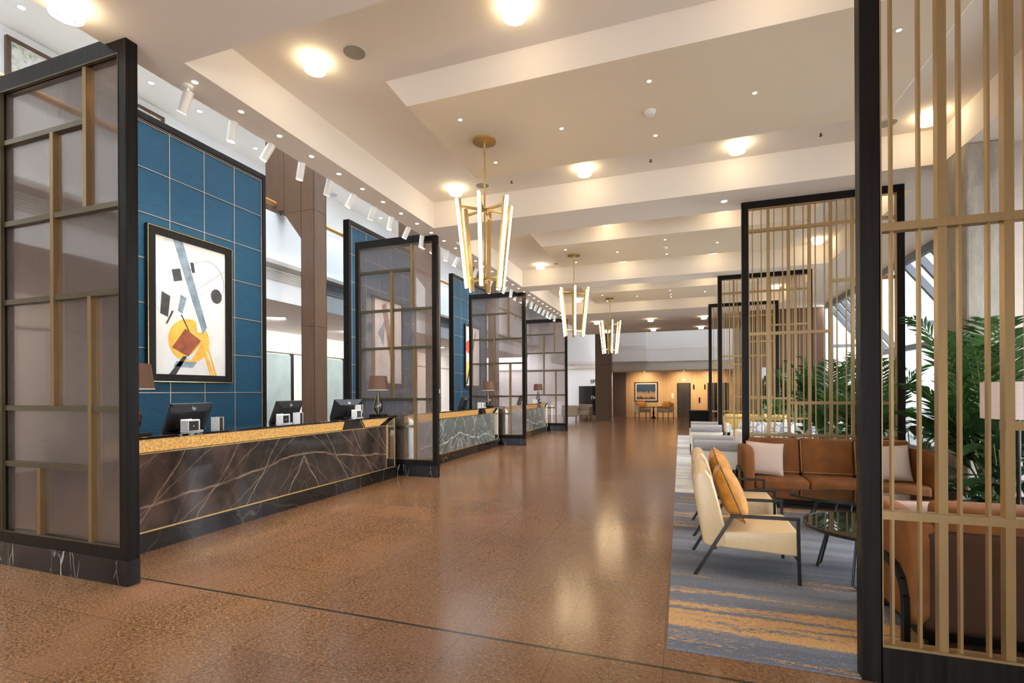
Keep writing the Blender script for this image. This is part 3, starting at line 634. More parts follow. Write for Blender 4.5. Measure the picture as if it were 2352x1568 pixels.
shp('painted_shape', [(0.70, 0.245), (0.725, 0.245), (0.86, 0.0), (0.835, 0.0)], 'p_orange', 5)
shp('painted_line', [(0.34, 0.45), (0.355, 0.45), (0.46, 0.33), (0.445, 0.33)], 'p_black', 5)
shp('painted_line', [(0.22, 0.47), (0.245, 0.47), (0.16, 0.37), (0.14, 0.37)], 'p_black', 5)
shp('painted_disc', circ(0.86, 0.64, 0.085, 0.058), 'p_black', 3)
ring = circ(0.72, 0.74, 0.26, 0.165, 40)
k = MB()
for i in range(-4, 21):
    a, b = ring[i % 40], ring[(i+1) % 40]
    k.bar((0.022, 0.115+a[0]*(W1-0.23), 0.115+a[1]*(H1-0.23)), (0.022, 0.115+b[0]*(W1-0.23), 0.115+b[1]*(H1-0.23)), 0.002, 0.006, (1, 0, 0))
k.bar((0.022, 0.115+0.56*(W1-0.23), 0.115+0.66*(H1-0.23)), (0.022, W1-0.12, 0.115+0.86*(H1-0.23)), 0.002, 0.006, (1, 0, 0))
obj('painted_line', k, 'p_black', t)
t = painting_base('abstract_painting', 'abstract painting seen through the second glass partition', -6.89, 9.83, 1.66, W1, H1, 0.07)
obj('canvas', MB().box(0.0, 0.02, 0.07, W1-0.07, 0.07, H1-0.07), 'canvas', t)
shp('painted_bar', [(0.25, 0.95), (0.42, 1.0), (0.78, 0.30), (0.60, 0.22)], 'p_red', 2); shp('painted_shape', [(0.1, 0.6), (0.4, 0.8), (0.3, 0.45)], 'p_grey', 3)
t = painting_base('abstract_painting', 'tall abstract painting with scarlet disc, on the third blue wall', -6.89, 15.06, 1.66, W1, H1, 0.07)
obj('canvas', MB().box(0.0, 0.02, 0.07, W1-0.07, 0.07, H1-0.07), 'canvas', t)
shp('painted_disc', circ(0.26, 0.66, 0.30, 0.12), 'p_scarlet', 2); shp('painted_shape', [(0.0, 0.36), (0.5, 0.52), (0.5, 0.1), (0.0, 0.06)], 'yellow', 2); shp('painted_bar', [(0.0, 0.0), (0.1, 0.0), (0.8, 0.95), (0.7, 0.95)], 'p_black', 3)
# brown pillars with upper cladding
def pillar(label, y):
    t = thing('clad_pillar', label, 'pillar', (-7.16, y, 0), 0, 'brown clad pillars between the blue walls')
    s = MB()
    for z0, z1 in ((0, 2.85), (2.856, 5.22), (5.226, 6.98)): s.box(-0.16, 0.16, 0, 0.36, z0, z1)
    obj('shaft', s, 'brownwood', t, bevel=0.003)
    u = MB().box(-0.60, -0.163, 0.0, 0.3, 5.226, 6.98).box(-1.09, -0.603, 0.0, 0.3, 5.30, 6.98).prism([(-0.163, 4.66), (-0.163, 5.22), (-0.6, 5.22)], 'Y', 0.0, 0.3)
    obj('upper_cladding', u, 'brownwood', t)
    obj('joint_strip', MB().box(0.155, 0.164, -0.004, 0.005, 0, 6.98).box(-0.164, -0.158, -0.004, 0.001, 0, 6.98).box(0.155, 0.164, 0.355, 0.364, 0, 6.98).box(-0.605, -0.600, -0.004, 0.001, 5.25, 6.98), 'black', t)
    return t
q = pillar('brown clad pillar between the first and second blue walls', 8.05)
dup(q, (-7.16, 13.2, 0), 0, 'brown clad pillar between the second and third blue walls')
dup(q, (-7.16, 18.35, 0), 0, 'brown clad pillar beyond the third blue wall')
t = thing('clad_pillar', 'freestanding brown wood pillar at the far end of the hall', 'pillar', (-3.74, 25.0, 0))
obj('shaft', MB().box(-0.36, 0.34, 0, 0.5, 0, 2.85).box(-0.36, 0.34, 0, 0.5, 2.86, 6.98), 'brownwood', t); obj('edge_trim', MB().box(0.34, 0.44, 0.02, 0.48, 0, 6.98), 'brownwood', t)
t = thing('handrail', 'oak handrail running along the white upper balcony', 'handrail', (-8.0, 0, 5.26))
obj('rail', MB().tube([(0, -3, 0.2), (0, 26, 0.2)], 0.05, 10), 'handrail', t, smooth=True)
for i in range(24): obj('bracket', MB().tube([(0, -2.6+1.2*i, 0), (0, -2.6+1.2*i, 0.17)], 0.012, 6), 'black', t)
t = thing('framed_picture', 'long wood framed picture of foliage high on the white atrium wall', 'picture', (-9.48, 4.42, 5.7))
obj('frame', MB().box(-0.02, 0.05, 0, 0.05, 0, 1.15).box(-0.02, 0.05, 2.30, 2.35, 0, 1.15).box(-0.02, 0.05, 0.05, 2.3, 1.10, 1.15).box(-0.02, 0.05, 0.05, 2.3, 0, 0.05), 'brownwood', t)
m_, nt, b = mat('leafy print'); nt.links.new(ramp(nt, noise(nt, coords(nt), 9, 6, 0.75), [(0.42, (0.74, 0.76, 0.74)), (0.55, (0.62, 0.60, 0.52)), (0.66, (0.10, 0.20, 0.06))]), b.inputs['Base Color'])
obj('print', MB().box(-0.01, 0.02, 0.05, 2.3, 0.05, 1.10), m_, t)
# ================================================================ CEILING FITTINGS
def downlight(name, label, x, y, z, r, group, lens='dl', ring='fixture', cat='downlight'):
    t = thing(name, label, cat, (x, y, z), 0, group)
    obj('bezel', MB().lathe([(r*0.6, -0.004), (r, -0.004), (r, 0.0), (r*0.6, 0.0)], 20, ring=True), ring, t)
    obj('lens', MB().lathe([(r*0.6, -0.003), (r*0.6, -0.0015)], 20), lens, t)
    return t
d0 = downlight('recessed_downlight', 'small round soffit downlight above the desks, first from the camera', -4.068, 3.19, ZS, 0.042, 'downlights in the left soffit row')
k = 1
for i in range(1, 30):
    y = 3.19+0.4846*i
    if y > 17.8: break
    dup(d0, (-4.068, y, ZS), 0, 'small round soffit downlight above the desks, %s from the camera' % ORD[k]); k += 1
for i in range(0, 15):
    s = lamp('soffit_spot', 'SPOT', (-4.068, 3.19+0.969*i, ZS-0.01), 38, WARM, (0, 0, 0), 0.03, 80, 0.8)
def spot_head(label, y, tilt):
    t = thing('ceiling_spotlight', label, 'spotlight', (-4.18, y, ZS), 0, 'white tilting spotlights along the soffit edge')
    obj('mount', MB().lathe([(0.05, -0.02), (0.05, 0)], 20), 'fixture', t, smooth=True)
    obj('stem', MB().tube([(0, 0, -0.02), (0, 0, -0.075)], 0.012, 8), 'fixture', t)
    T = Matrix.Translation((-0.02, 0, -0.12)) @ Matrix.Rotation(tilt, 4, 'Y')
    a = MB().lathe([(0.042, -0.12), (0.042, 0.08), (0.0, 0.085)], 20); a.v = [tuple(T @ Vector(p)) for p in a.v]
    h = obj('head', a, 'fixture', t, smooth=True)
    a = MB().lathe([(0.036, -0.1215), (0.036, -0.119)], 20); a.v = [tuple(T @ Vector(p)) for p in a.v]
    obj('lens', a, 'dl', h)
    return t
k = 0
h1 = spot_head('white tilting soffit spotlight, first from the camera', 3.21, 0.5); h2 = spot_head('white tilting soffit spotlight, second from the camera', 3.70, 0.2); h2.location = (-4.305, 3.80, ZS+0.05)
for i in range(2, 30):
    y = 3.30+0.485*i
    if y > 17.6: break
    dup((h1, h2)[i % 2] if i % 5 else h1, (-4.305, y, ZS+0.05), (0.3, -0.2, 0.5, 0, -0.4)[i % 5], 'white tilting soffit spotlight, %s from the camera' % ORD[i])
for yb in (4.0, 9.2, 14.4):
    for dy, tz in ((0.2, 3.4), (1.3, 3.0), (2.3, 3.4)):
        s = lamp('wall_wash', 'SPOT', (-4.35, yb+dy-0.2, 4.05), 95, WARMW, (0, 0, 0), 0.04, 62, 0.9); aim(s, (-6.9, yb+dy, tz))
# drum lamps
def drum(label, x, y, z=ZA, s=1.0):
    t = thing('ceiling_lamp', label, 'ceiling lamp', (x, y, z), 0, 'glowing glass drum ceiling lamps')
    obj('ceiling_plate', MB().lathe([(0.085*s, -0.012), (0.085*s, 0)], 24), 'brass_pol', t)
    obj('glass_drum', MB().lathe([(0.06*s, -0.105), (0.098*s, -0.10), (0.104*s, -0.012)], 28), 'drumlit', t, smooth=True)
    obj('inner_ring', MB().lathe([(0.045*s, -0.112), (0.05*s, -0.112), (0.05*s, -0.106), (0.045*s, -0.106)], 20, ring=True), 'fixture', t)
    return t
XR = (-3.31, -1.28, 0.72, 2.76); names = ('leftmost', 'second from left', 'third from left', 'rightmost')
rows = [(3.83, 'nearest row'), (6.95, 'second row'), (9.10, 'third row'), (11.85, 'fourth row'), (14.0, 'fifth row'), (16.7, 'sixth row')]
dr = None
for y, rn in rows:
    for x, cn in zip(XR, names):
        lb = 'glowing glass drum lamp, %s in the %s of the ceiling' % (cn, rn)
        dr = drum(lb, x, y) if dr is None else (dup(dr, (x, y, ZA), 0, lb) and dr)
k = 0
for x, y in ((-3.1, 19.35), (-1.05, 19.35), (0.85, 19.4), (-1.1, 22.4), (0.86, 22.4), (-3.1, 22.4)):
    dup(dr, (x, y, ZS), 0, 'drum lamp under the low far ceiling, %s of six' % ORD[k]); k += 1
dup(dr, (-4.09, 2.24, ZS), 0, 'drum lamp on the soffit at the top left, above the nearest partition')
for j, (a, b) in enumerate(RAFTS):
    cy = (a+b)/2; nm = ('nearest', 'middle', 'farthest')[j]; k = 0
    for x, dy in ((-2.20, -0.5), (-0.26, -0.5), (1.68, -0.5), (-1.22, 0.03), (0.70, 0.03), (-2.19, 0.53), (-0.25, 0.53)):
        lb = 'tiny downlight in the %s ceiling raft, %s of seven' % (nm, ORD[k]); k += 1
        if j == 0 and k == 1: rd = downlight('raft_downlight', lb, x, cy+dy, ZR, 0.03, 'tiny downlights in the ceiling rafts')
        else: dup(rd, (x, cy+dy, ZR), 0, lb)
    lamp('raft_spot', 'SPOT', (-0.26, cy-0.5, ZR-0.02), 60, WARMW, (0, 0, 0), 0.03, 100, 0.9); lamp('raft_spot', 'SPOT', (0.70, cy, ZR-0.02), 60, WARMW, (0, 0, 0), 0.03, 100, 0.9)
    sm = thing('smoke_detector', 'white smoke detector on the %s ceiling raft' % nm, 'smoke detector', (-0.28, cy+0.02, ZR), 0, 'smoke detectors on the ceiling rafts')
    obj('base', MB().lathe([(0.055, -0.02), (0.06, 0)], 20), 'fixture', sm, smooth=True); obj('sensor', MB().lathe([(0.03, -0.045), (0.045, -0.038), (0.048, -0.02)], 20), 'fixture', sm, smooth=True)
def speaker(label, x, y, z=ZA, r=0.115):
    t = thing('ceiling_speaker', label, 'ceiling speaker', (x, y, z), 0, 'round ceiling speakers')
    obj('rim', MB().lathe([(r*0.87, -0.006), (r, -0.006), (r, 0), (r*0.87, 0)], 28, ring=True), 'fixture', t); obj('grille', MB().lathe([(r*0.87, -0.004), (r*0.87, -0.002)], 28), simple('grey grille', (0.32, 0.30, 0.26), 0.6), t)
    return t
s0 = speaker('round grey ceiling speaker beside the near left drum lamp', -2.88, 3.86)
dup(s0, (-2.88, 7.0, ZA), 0, 'round grey ceiling speaker behind the nearest chandelier rod'); dup(s0, (2.36, 7.0, ZA), 0, 'round grey ceiling speaker partly behind the near lattice screen')
dup(s0, (-2.88, 11.9, ZA), 0, 'small far ceiling speaker near the second chandelier')
def sprinkler(label, x, y):
    t = thing('fire_sprinkler', label, 'sprinkler', (x, y, ZA), 0, 'fire sprinklers on the ceiling')
    obj('body', MB().lathe([(0.006, -0.03), (0.01, 0)], 8), 'black', t); obj('deflector', MB().lathe([(0.02, -0.034), (0.02, -0.030)], 10), 'black', t); return t
s0 = sprinkler('small dark sprinkler, left of three before the beam', -2.4, 7.0)
dup(s0, (-0.37, 7.0, ZA), 0, 'small dark sprinkler, middle of three before the beam'); dup(s0, (1.67, 7.0, ZA), 0, 'small dark sprinkler, right of three before the beam')
a0 = downlight('atrium_downlight', 'cool downlight in the high atrium ceiling, first from the camera', -8.83, 4.3, 7.0, 0.07, 'downlights in the high atrium ceiling', 'dlcool')
for i, (x, y) in enumerate(((-8.83, 6.1), (-8.83, 7.02), (-9.0, 8.5), (-9.0, 10.9), (-8.9, 13.2), (-8.9, 15.5))):
    dup(a0, (x, y, 7.0), 0, 'cool downlight in the high atrium ceiling, %s from the camera' % ORD[i+1])
tag(obj('ceiling_speaker', MB().lathe([(0.13, 0), (0.13, 0.01)], 24), simple('pale grille', (0.5, 0.5, 0.5), 0.6), loc=(-9.1, 11.2, 6.985)), 'round speaker in the high atrium ceiling', 'ceiling speaker')
# bigger square-ish downlights near the right screens
e0 = downlight('recessed_downlight', 'bright downlight on the beam beside the second lattice screen', 0.62, 7.75, ZS, 0.07, 'bright beam downlights', 'dl')
# chandeliers
def chandelier(label, y):
    t = thing('chandelier', label, 'chandelier', (-2.12, y, ZR), 0, 'brass chandeliers of slanted light tubes')
    obj('canopy', MB().lathe([(0.02, -0.035), (0.05, -0.035), (0.135, -0.022), (0.135, 0)], 32), 'brass_pol', t, smooth=True)
    obj('rod', MB().tube([(0, 0, -0.03), (0, 0, -1.66)], 0.011, 10), 'brass_pol', t, smooth=True)
    a0 = atan2(-y, 2.12)-0.2
    ar = MB(); al = MB()
    zt, zb = -0.80, -1.60
    for i in range(6):
        a = a0+i*pi/3; ca, sa = cos(a), sin(a)
        ar.bar((0, 0, zt), (0.285*ca, 0.285*sa, zt), 0.018, 0.026); al.bar((0, 0, zb), (0.20*ca, 0.20*sa, zb), 0.014, 0.02)
        P = Vector((0.305*ca, 0.305*sa, -0.72)); Q = Vector((0.195*ca, 0.195*sa, -1.72)); n = Vector((ca, sa, 0.11)).normalized()
        h = MB().bar(P, Q, 0.044, 0.03, n)
        bb_ = obj('brass_channel', h, 'brass_pol', t)
        g = MB().tube([P+n*0.029, Q+n*0.029], 0.016, 10)
        obj('light_tube', g, 'tube', t, smooth=True)
    obj('upper_arms', ar, 'brass_pol', t); obj('lower_arms', al, 'brass_pol', t)
    return t
c0 = chandelier('nearest brass chandelier with six slanted glowing tubes', 5.22)
dup(c0, (-2.12, 10.23, ZR), 0.1, 'second brass chandelier of glowing tubes, middle of the hall'); dup(c0, (-2.05, 15.33, ZR), 0.2, 'farthest and smallest looking brass chandelier of glowing tubes')
# ================================================================ LATTICE SCREENS (right)
def screen(label, x, y):
    t = thing('lattice_screen', label, 'room divider', (x, y, 0), 0, 'tall brass lattice screens in dark frames')
    W, H = 1.99, 4.27; fw = 0.088
    f = MB().box(0, fw, 0, 0.075, 0, H-0.001).box(W-fw, W, 0, 0.075, 0, H-0.001).box(fw, W-fw, 0, 0.075, H-0.105, H-0.001).box(fw, W-fw, 0, 0.075, 0, 0.185)
    obj('frame', f, 'darkwood', t, bevel=0.003)
    a, b = fw, W-fw; tr = MB()
    tr.box(a, a+0.008, 0.0, 0.07, 0.185, H-0.105).box(b-0.008, b, 0, 0.07, 0.185, H-0.105).box(a, b, 0.0, 0.07, 0.185, 0.198).box(a, b, 0, 0.07, H-0.115, H-0.105)
    obj('brass_trim', tr, 'brass', t)
    thick = [0.352+0.2615*i for i in range(6)]
    z0, z1 = 0.198, H-0.115
    for i, xx in enumerate(thick): obj('thick_bar', MB().box(xx-0.019, xx+0.019, 0.014, 0.056, z0, z1), 'brass', t)
    prev = fw+0.0
    xs = [0.145, 0.262]+[th+d for th in thick for d in (0.075, 0.187)]
    for xx in xs:
        if xx < b-0.02: obj('thin_bar', MB().box(xx-0.006, xx+0.006, 0.022, 0.050, z0, z1), 'brass', t)
    for zz, xa, xb in ((3.84, a, b), (3.035, thick[3]+0.02, b), (2.335, a, thick[3]), (1.326, thick[1]-0.02, b), (0.86, a, b)):
        obj('cross_rail', MB().box(xa, xb, 0.006, 0.060, zz-0.021, zz+0.021), 'brass', t)
    return t
s0 = screen('nearest brass lattice screen in dark frame, cut by the right edge', 0.885, 2.98)
dup(s0, (0.868, 7.90, 0), 0, 'second brass lattice screen, standing behind the rust brown sofa')
dup(s0, (0.868, 12.72, 0), 0, 'third brass lattice screen from the camera'); dup(s0, (0.868, 16.75, 0), 0, 'fourth and farthest brass lattice screen')
# ================================================================ RUGS
tag(obj('area_rug', MB().box(-0.078, 3.0, 2.985, 7.6, 0.0, 0.008), 'rug'), 'large blue grey rug with orange streaks under the near seating', 'rug')
tag(obj('area_rug', MB().box(-0.078, 3.0, 7.605, 17.6, 0.0, 0.008), 'rug2'), 'pale silvery streaked rug under the far seating', 'rug')
# ================================================================ CREAM ARMCHAIRS
def cushion(w, h, d, corner=0.04, n=14):
    m = MB(); vs = []; fs = []
    for side in (1, -1):
        for i in range(n+1):
            for j in range(n+1):
                u = -1+2*i/n; v = -1+2*j/n
                px = u*w/2*(1-0.06*(1-abs(v))**0.0*(1-v*v)*0.0); pz = v*h/2
                pinch = 1-0.05*(1-(abs(u)**3))*(abs(v)**3); pinch2 = 1-0.05*(1-(abs(v)**3))*(abs(u)**3)
                t_ = (max(0, 1-abs(u)**2.6)*max(0, 1-abs(v)**2.6))**0.5
                vs.append((px*pinch2, side*(d/2*t_+0.004), pz*pinch))
    N1 = (n+1)**2
    for i in range(n):
        for j in range(n):
            a = i*(n+1)+j; b = a+1; c_ = a+n+2; d_ = a+n+1
            fs.append((a, b, c_, d_)); fs.append((N1+a, N1+d_, N1+c_, N1+b))
    per = [i*(n+1) for i in range(n+1)]+[n*(n+1)+j for j in range(1, n+1)]+[i*(n+1)+n for i in range(n-1, -1, -1)]+[j for j in range(n-1, 0, -1)]
    for k in range(len(per)):
        a, b = per[k], per[(k+1) % len(per)]; fs.append((a, b, N1+b, N1+a))
    return m.add(vs, fs)
def piping(w, h, r=0.005):
    pts = []
    for (x0, z0, x1, z1) in ((-w/2, -h/2, w/2, -h/2), (w/2, -h/2, w/2, h/2), (w/2, h/2, -w/2, h/2), (-w/2, h/2, -w/2, -h/2)):
        for k in range(8):
            t_ = k/8; u = x0+(x1-x0)*t_; v = z0+(z1-z0)*t_
            s_ = 1-0.05*(1-abs(2*t_-1)**3)
            if x0 == x1: pts.append((u*s_, 0, v))
            else: pts.append((u, 0, v*s_))
    pts.append(pts[0]); return MB().tube(pts, r, 6, False)
def armchair(label, x, y, rz=0):
    t = thing('cream_armchair', label, 'armchair', (x, y, 0), rz, 'cream leather armchairs with black metal arms')
    seat = MB().prism([(0.16, 0.24), (0.76, 0.215), (0.775, 0.24), (0.77, 0.385), (0.74, 0.41), (0.20, 0.36)], 'Y', 0.045, 0.625)
    obj('seat', seat, 'leather', t, bevel=0.022, seg=4)
    bk = MB()
    pf = [(0.07, 0.25), (0.035, 0.45), (-0.005, 0.70), (-0.01, 0.79), (0.02, 0.855), (0.085, 0.865), (0.135, 0.80), (0.19, 0.60), (0.235, 0.40), (0.245, 0.26), (0.16, 0.22)]
    bk.prism([(px+0.0, pz) for px, pz in pf], 'Y', 0.035, 0.635)
    obj('backrest', bk, 'leather', t, bevel=0.03, seg=4)
    for yy in (0.012, 0.66):
        obj('front_leg', MB().bar((0.745, yy, 0.505), (0.755, yy, 0.0), 0.024, 0.016, (0, 1, 0)), 'black', t)
        obj('rear_leg', MB().bar((0.285, yy, 0.50), (0.0, yy, 0.0), 0.026, 0.016, (0, 1, 0)), 'black', t)
        obj('armrest', MB().bar((0.27, yy, 0.505), (0.76, yy, 0.515), 0.038, 0.024), 'black', t, bevel=0.006)
    obj('under_frame', MB().bar((0.16, 0.012, 0.235), (0.16, 0.66, 0.235), 0.02, 0.02).bar((0.745, 0.012, 0.205), (0.745, 0.66, 0.205), 0.02, 0.02), 'black', t)
    return t
c0 = armchair('cream leather armchair with black metal arms, nearer of the pair on the rug', 0.105, 4.235)
dup(c0, (0.125, 5.36, 0), 0.0, 'cream leather armchair behind the nearer one, facing the coffee tables')
def pillow(name, label, loc, rot, w, h, d, m, cat='cushion', pipe=None, group=None):
    t = thing(name, label, cat, loc, 0, group); t.rotation_euler = rot
    obj('cover', cushion(w, h, d), m, t, smooth='all'); obj('piping', piping(w, h, 0.004), pipe or m, t, smooth='all'); return t
def ori(base, extra=(0, 0, 0)): return Euler(base)
# ochre cushion: local x across the chair (world Y), leaning on backrest
pillow('ochre_cushion', 'ochre velvet cushion with dark piping on the nearer cream armchair', (0.40, 4.56, 0.635), (radians(-22), radians(6), radians(90)), 0.46, 0.48, 0.19, 'orange', pipe='cord', group='ochre cushions on the cream armchairs')
pillow('ochre_cushion', 'ochre velvet cushion with dark piping on the farther cream armchair', (0.42, 5.69, 0.635), (radians(-20), radians(-5), radians(90)), 0.46, 0.48, 0.19, 'orange', pipe='cord', group='ochre cushions on the cream armchairs')
# ================================================================ SOFAS
def sofa(label, x, y, rz):
    t = thing('brown_velvet_sofa', label, 'sofa', (x, y, 0), rz, 'rust brown velvet sofas facing each other')
    W = 2.12; hw = W/2
    obj('base_frame', MB().box(-hw+0.06, hw-0.06, -0.34, 0.34, 0.07, 0.13), 'darkwood_x', t, bevel=0.01)
    obj('seat_deck', MB().box(-hw+0.11, hw-0.11, -0.36, 0.30, 0.13, 0.26), 'velvet', t, bevel=0.03, seg=4)
    cw = (W-0.26)/3
    for k in range(3):
        xc = -hw+0.13+cw*(k+0.5)
        obj('seat_cushion', MB().box(xc-cw/2+0.004, xc+cw/2-0.004, -0.385, 0.22, 0.235, 0.385), 'velvet', t, bevel=0.045, seg=5)
        T = Matrix.Translation((xc, 0.25, 0.62)) @ Matrix.Rotation(radians(-10), 4, 'X')
        obj('back_cushion', MB().box(-cw/2+0.004, cw/2-0.004, -0.075, 0.075, -0.26, 0.235, T), 'velvet', t, bevel=0.04, seg=5)
        s_ = MB().tube([T @ Vector(p) for p in ((-cw/2+0.01, -0.079, -0.22), (-cw/2+0.01, -0.079, 0.20))], 0.005, 6); s_.tube([T @ Vector(p) for p in ((-cw/2+0.03, -0.079, -0.225), (cw/2-0.03, -0.079, -0.225))], 0.005, 6)
        obj('cushion_piping', s_, M['piping_l'], t)
    obj('back_panel', MB().box(-hw+0.06, hw-0.06, 0.30, 0.39, 0.13, 0.70), 'velvet_shaded', t, bevel=0.05, seg=5)
    for s in (-1, 1):
        pf = [(-0.36, 0.14), (0.34, 0.14), (0.385, 0.20), (0.385, 0.66), (0.34, 0.76), (0.05, 0.77), (-0.25, 0.775), (-0.36, 0.72), (-0.40, 0.55)]
        a, b = sorted((s*(hw-0.13), s*hw))
        obj('arm', MB().prism(pf, 'X', a, b), 'velvet', t, bevel=0.035, seg=5)
        xw = s*(hw+0.012)
        def wood_side():
            m = MB(); pts = [(-0.30, 0.43), (0.10, 0.455), (0.22, 0.44), (0.30, 0.39), (0.335, 0.31), (0.34, 0.20), (0.34, 0.0)]
            wd = 0.05
            for (y0, z0), (y1, z1) in zip(pts, pts[1:]): m.bar((xw, y0, z0), (xw, y1, z1), 0.03, wd, (0, 0, 1) if abs(y1-y0) > abs(z1-z0) else (0, 1, 0))
            m.bar((xw, -0.30, 0.45), (xw, -0.33, 0.0), 0.03, 0.045, (0, 1, 0)); return m
        obj('side_frame', wood_side(), 'darkwood', t)
    for sx in (-1, 1):
        for yy in (-0.31, 0.31): obj('leg', MB().box(sx*(hw-0.12)-0.022, sx*(hw-0.12)+0.022, yy-0.022, yy+0.022, 0, 0.09), 'darkwood', t)
    return t
M['piping_l'] = simple('tan piping', (0.42, 0.22, 0.10), 0.6)
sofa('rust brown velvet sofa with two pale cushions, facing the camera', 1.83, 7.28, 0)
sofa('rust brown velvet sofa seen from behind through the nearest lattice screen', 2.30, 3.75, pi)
pillow('woven_cushion', 'pale basketweave cushion at the left end of the rust sofa', (1.06, 7.25, 0.60), (radians(-18), radians(4), radians(2)), 0.46, 0.44, 0.15, 'weave', pipe='piping_l', group='pale cushions on the rust sofa')
pillow('woven_cushion', 'pale basketweave cushion at the right end of the rust sofa', (2.42, 7.20, 0.60), (radians(-16), radians(-5), radians(-12)), 0.44, 0.44, 0.15, 'weave', pipe='piping_l', group='pale cushions on the rust sofa')
pillow('woven_cushion', 'tan basketweave cushion on the near sofa, glimpsed through the lattice', (1.52, 4.02, 0.58), (radians(18), 0, radians(10)), 0.44, 0.40, 0.13, 'weave', pipe='velvet')
# ================================================================ COFFEE TABLES
def ctable(label, x, y, z, rx, ry, legs, topm):
    t = thing('coffee_table', label, 'coffee table', (x, y, 0), 0)
    prof = [(rx-0.012, -0.03), (rx, -0.02), (rx, 0), (rx-0.01, 0.004)]
    a = MB().lathe([(1-0.02/rx, z-0.028), (1, z-0.02), (1, z-0.002), (1-0.012/rx, z)], 56); a.v = [(p[0]*rx, p[1]*ry, p[2]) for p in a.v]
    obj('tabletop', a, topm, t)
    a = MB().lathe([(1.0, z-0.022), (1.012, z-0.022), (1.012, z+0.003), (1.0, z+0.003)], 56, ring=True); a.v = [(p[0]*rx, p[1]*ry, p[2]) for p in a.v]
    obj('rim', a, 'black', t)
    for ang in legs:
        ca, sa = cos(ang), sin(ang)
        for da in (-0.16, 0.16):
            a2 = ang+da; P = (0.62*rx*cos(a2), 0.62*ry*sin(a2), z-0.03); Q = (0.80*rx*cos(a2), 0.80*ry*sin(a2), 0.03)
            Q2 = (0.80*rx*ca, 0.80*ry*sa, 0.008)
            obj('leg', MB().tube([P, Q, Q2], 0.009, 8), 'black', t)
    obj('under_ring', MB().tube([(0.62*rx*cos(k*pi/16), 0.62*ry*sin(k*pi/16), z-0.035) for k in range(33)], 0.008, 6, False), 'black', t)
    return t
ctable('round black glass coffee table nearest the cream armchairs', 1.44, 4.60, 0.42, 0.47, 0.47, [pi*0.85, pi*1.35, -0.2, 0.4*pi], 'darkglass')
ctable('large oval black coffee table in front of the rust sofa', 1.86, 6.05, 0.38, 0.72, 0.36, [pi*0.9, pi*1.3, -0.3, 0.4], 'darkglass')
# ================================================================ FLOOR LAMP
t = thing('floor_lamp', 'floor lamp with pale woven drum shade and black pole, right edge', 'floor lamp', (2.86, 5.6, 0))
obj('base', MB().lathe([(0.15, 0), (0.15, 0.02), (0.02, 0.025)], 28), 'black', t); obj('pole', MB().tube([(0, 0, 0.02), (0, 0, 1.56)], 0.016, 10), 'black', t)
obj('lamp_shade', MB().lathe([(0.245, 1.24), (0.25, 1.24), (0.25, 1.57), (0.245, 1.57)], 40, ring=True), 'shade_grid', t, smooth=True)
# ================================================================ PLANTS
def palm(label, x, y, z0, h, spread, nf, seed, leafm='leafgreen', planter=True):
    rnd = random.Random(seed)
    t = thing('potted_palm', label, 'palm', (x, y, 0))
    if planter: obj('planter', MB().lathe([(0.16, 0), (0.22, 0.02), (0.25, 0.38), (0.23, 0.38), (0.22, 0.34)], 24), 'pot', t, smooth=True)
    st = MB(); lf = MB()
    for i in range(nf):
        a = 2*pi*i/nf*1.618+rnd.uniform(-0.3, 0.3); hh = h*rnd.uniform(0.5, 1.05); sp = spread*rnd.uniform(0.5, 1.0)*(1.25-0.5*hh/h)
        base = Vector((rnd.uniform(-0.08, 0.08), rnd.uniform(-0.08, 0.08), z0)); pts = []
        for k in range(13):
            s = k/12; r = sp*(s**1.5); zz = (hh-z0)*(1.25*s-0.12*s**3-0.16*s**6)
            pts.append(base+Vector((cos(a)*r, sin(a)*r, zz)))
        st.tube(pts, [0.012-0.0008*k for k in range(13)], 5)
        side = Vector((-sin(a), cos(a), 0)); nl = 25
        for k in range(nl):
            s = 0.28+0.72*k/(nl-1); f = s*12; i0 = min(int(f), 11); P = pts[i0].lerp(pts[i0+1], f-i0); d = (pts[i0+1]-pts[i0]).normalized()
            L = 0.36*sin(pi*min(1, 0.22+0.80*(k/nl)))*spread/0.9*rnd.uniform(0.85, 1.1)+0.05
            for sg in (-1, 1):
                dr_ = (side*sg*0.85+d*0.75+Vector((0, 0, rnd.uniform(-0.1, 0.25)))).normalized(); w_ = 0.010+0.006*rnd.random()
                nn = dr_.cross(Vector((0, 0, 1))).normalized()*w_
                m1 = P+dr_*L*0.45; tip = P+dr_*L+Vector((0, 0, -0.22*L))
                lf.add([P-nn*0.3, P+nn*0.3, m1+nn+Vector((0, 0, 0.004)), tip, m1-nn+Vector((0, 0, 0.004))], [(0, 1, 2, 3, 4)])
    obj('stems', st, 'stem', t); obj('fronds', lf, leafm, t); return t
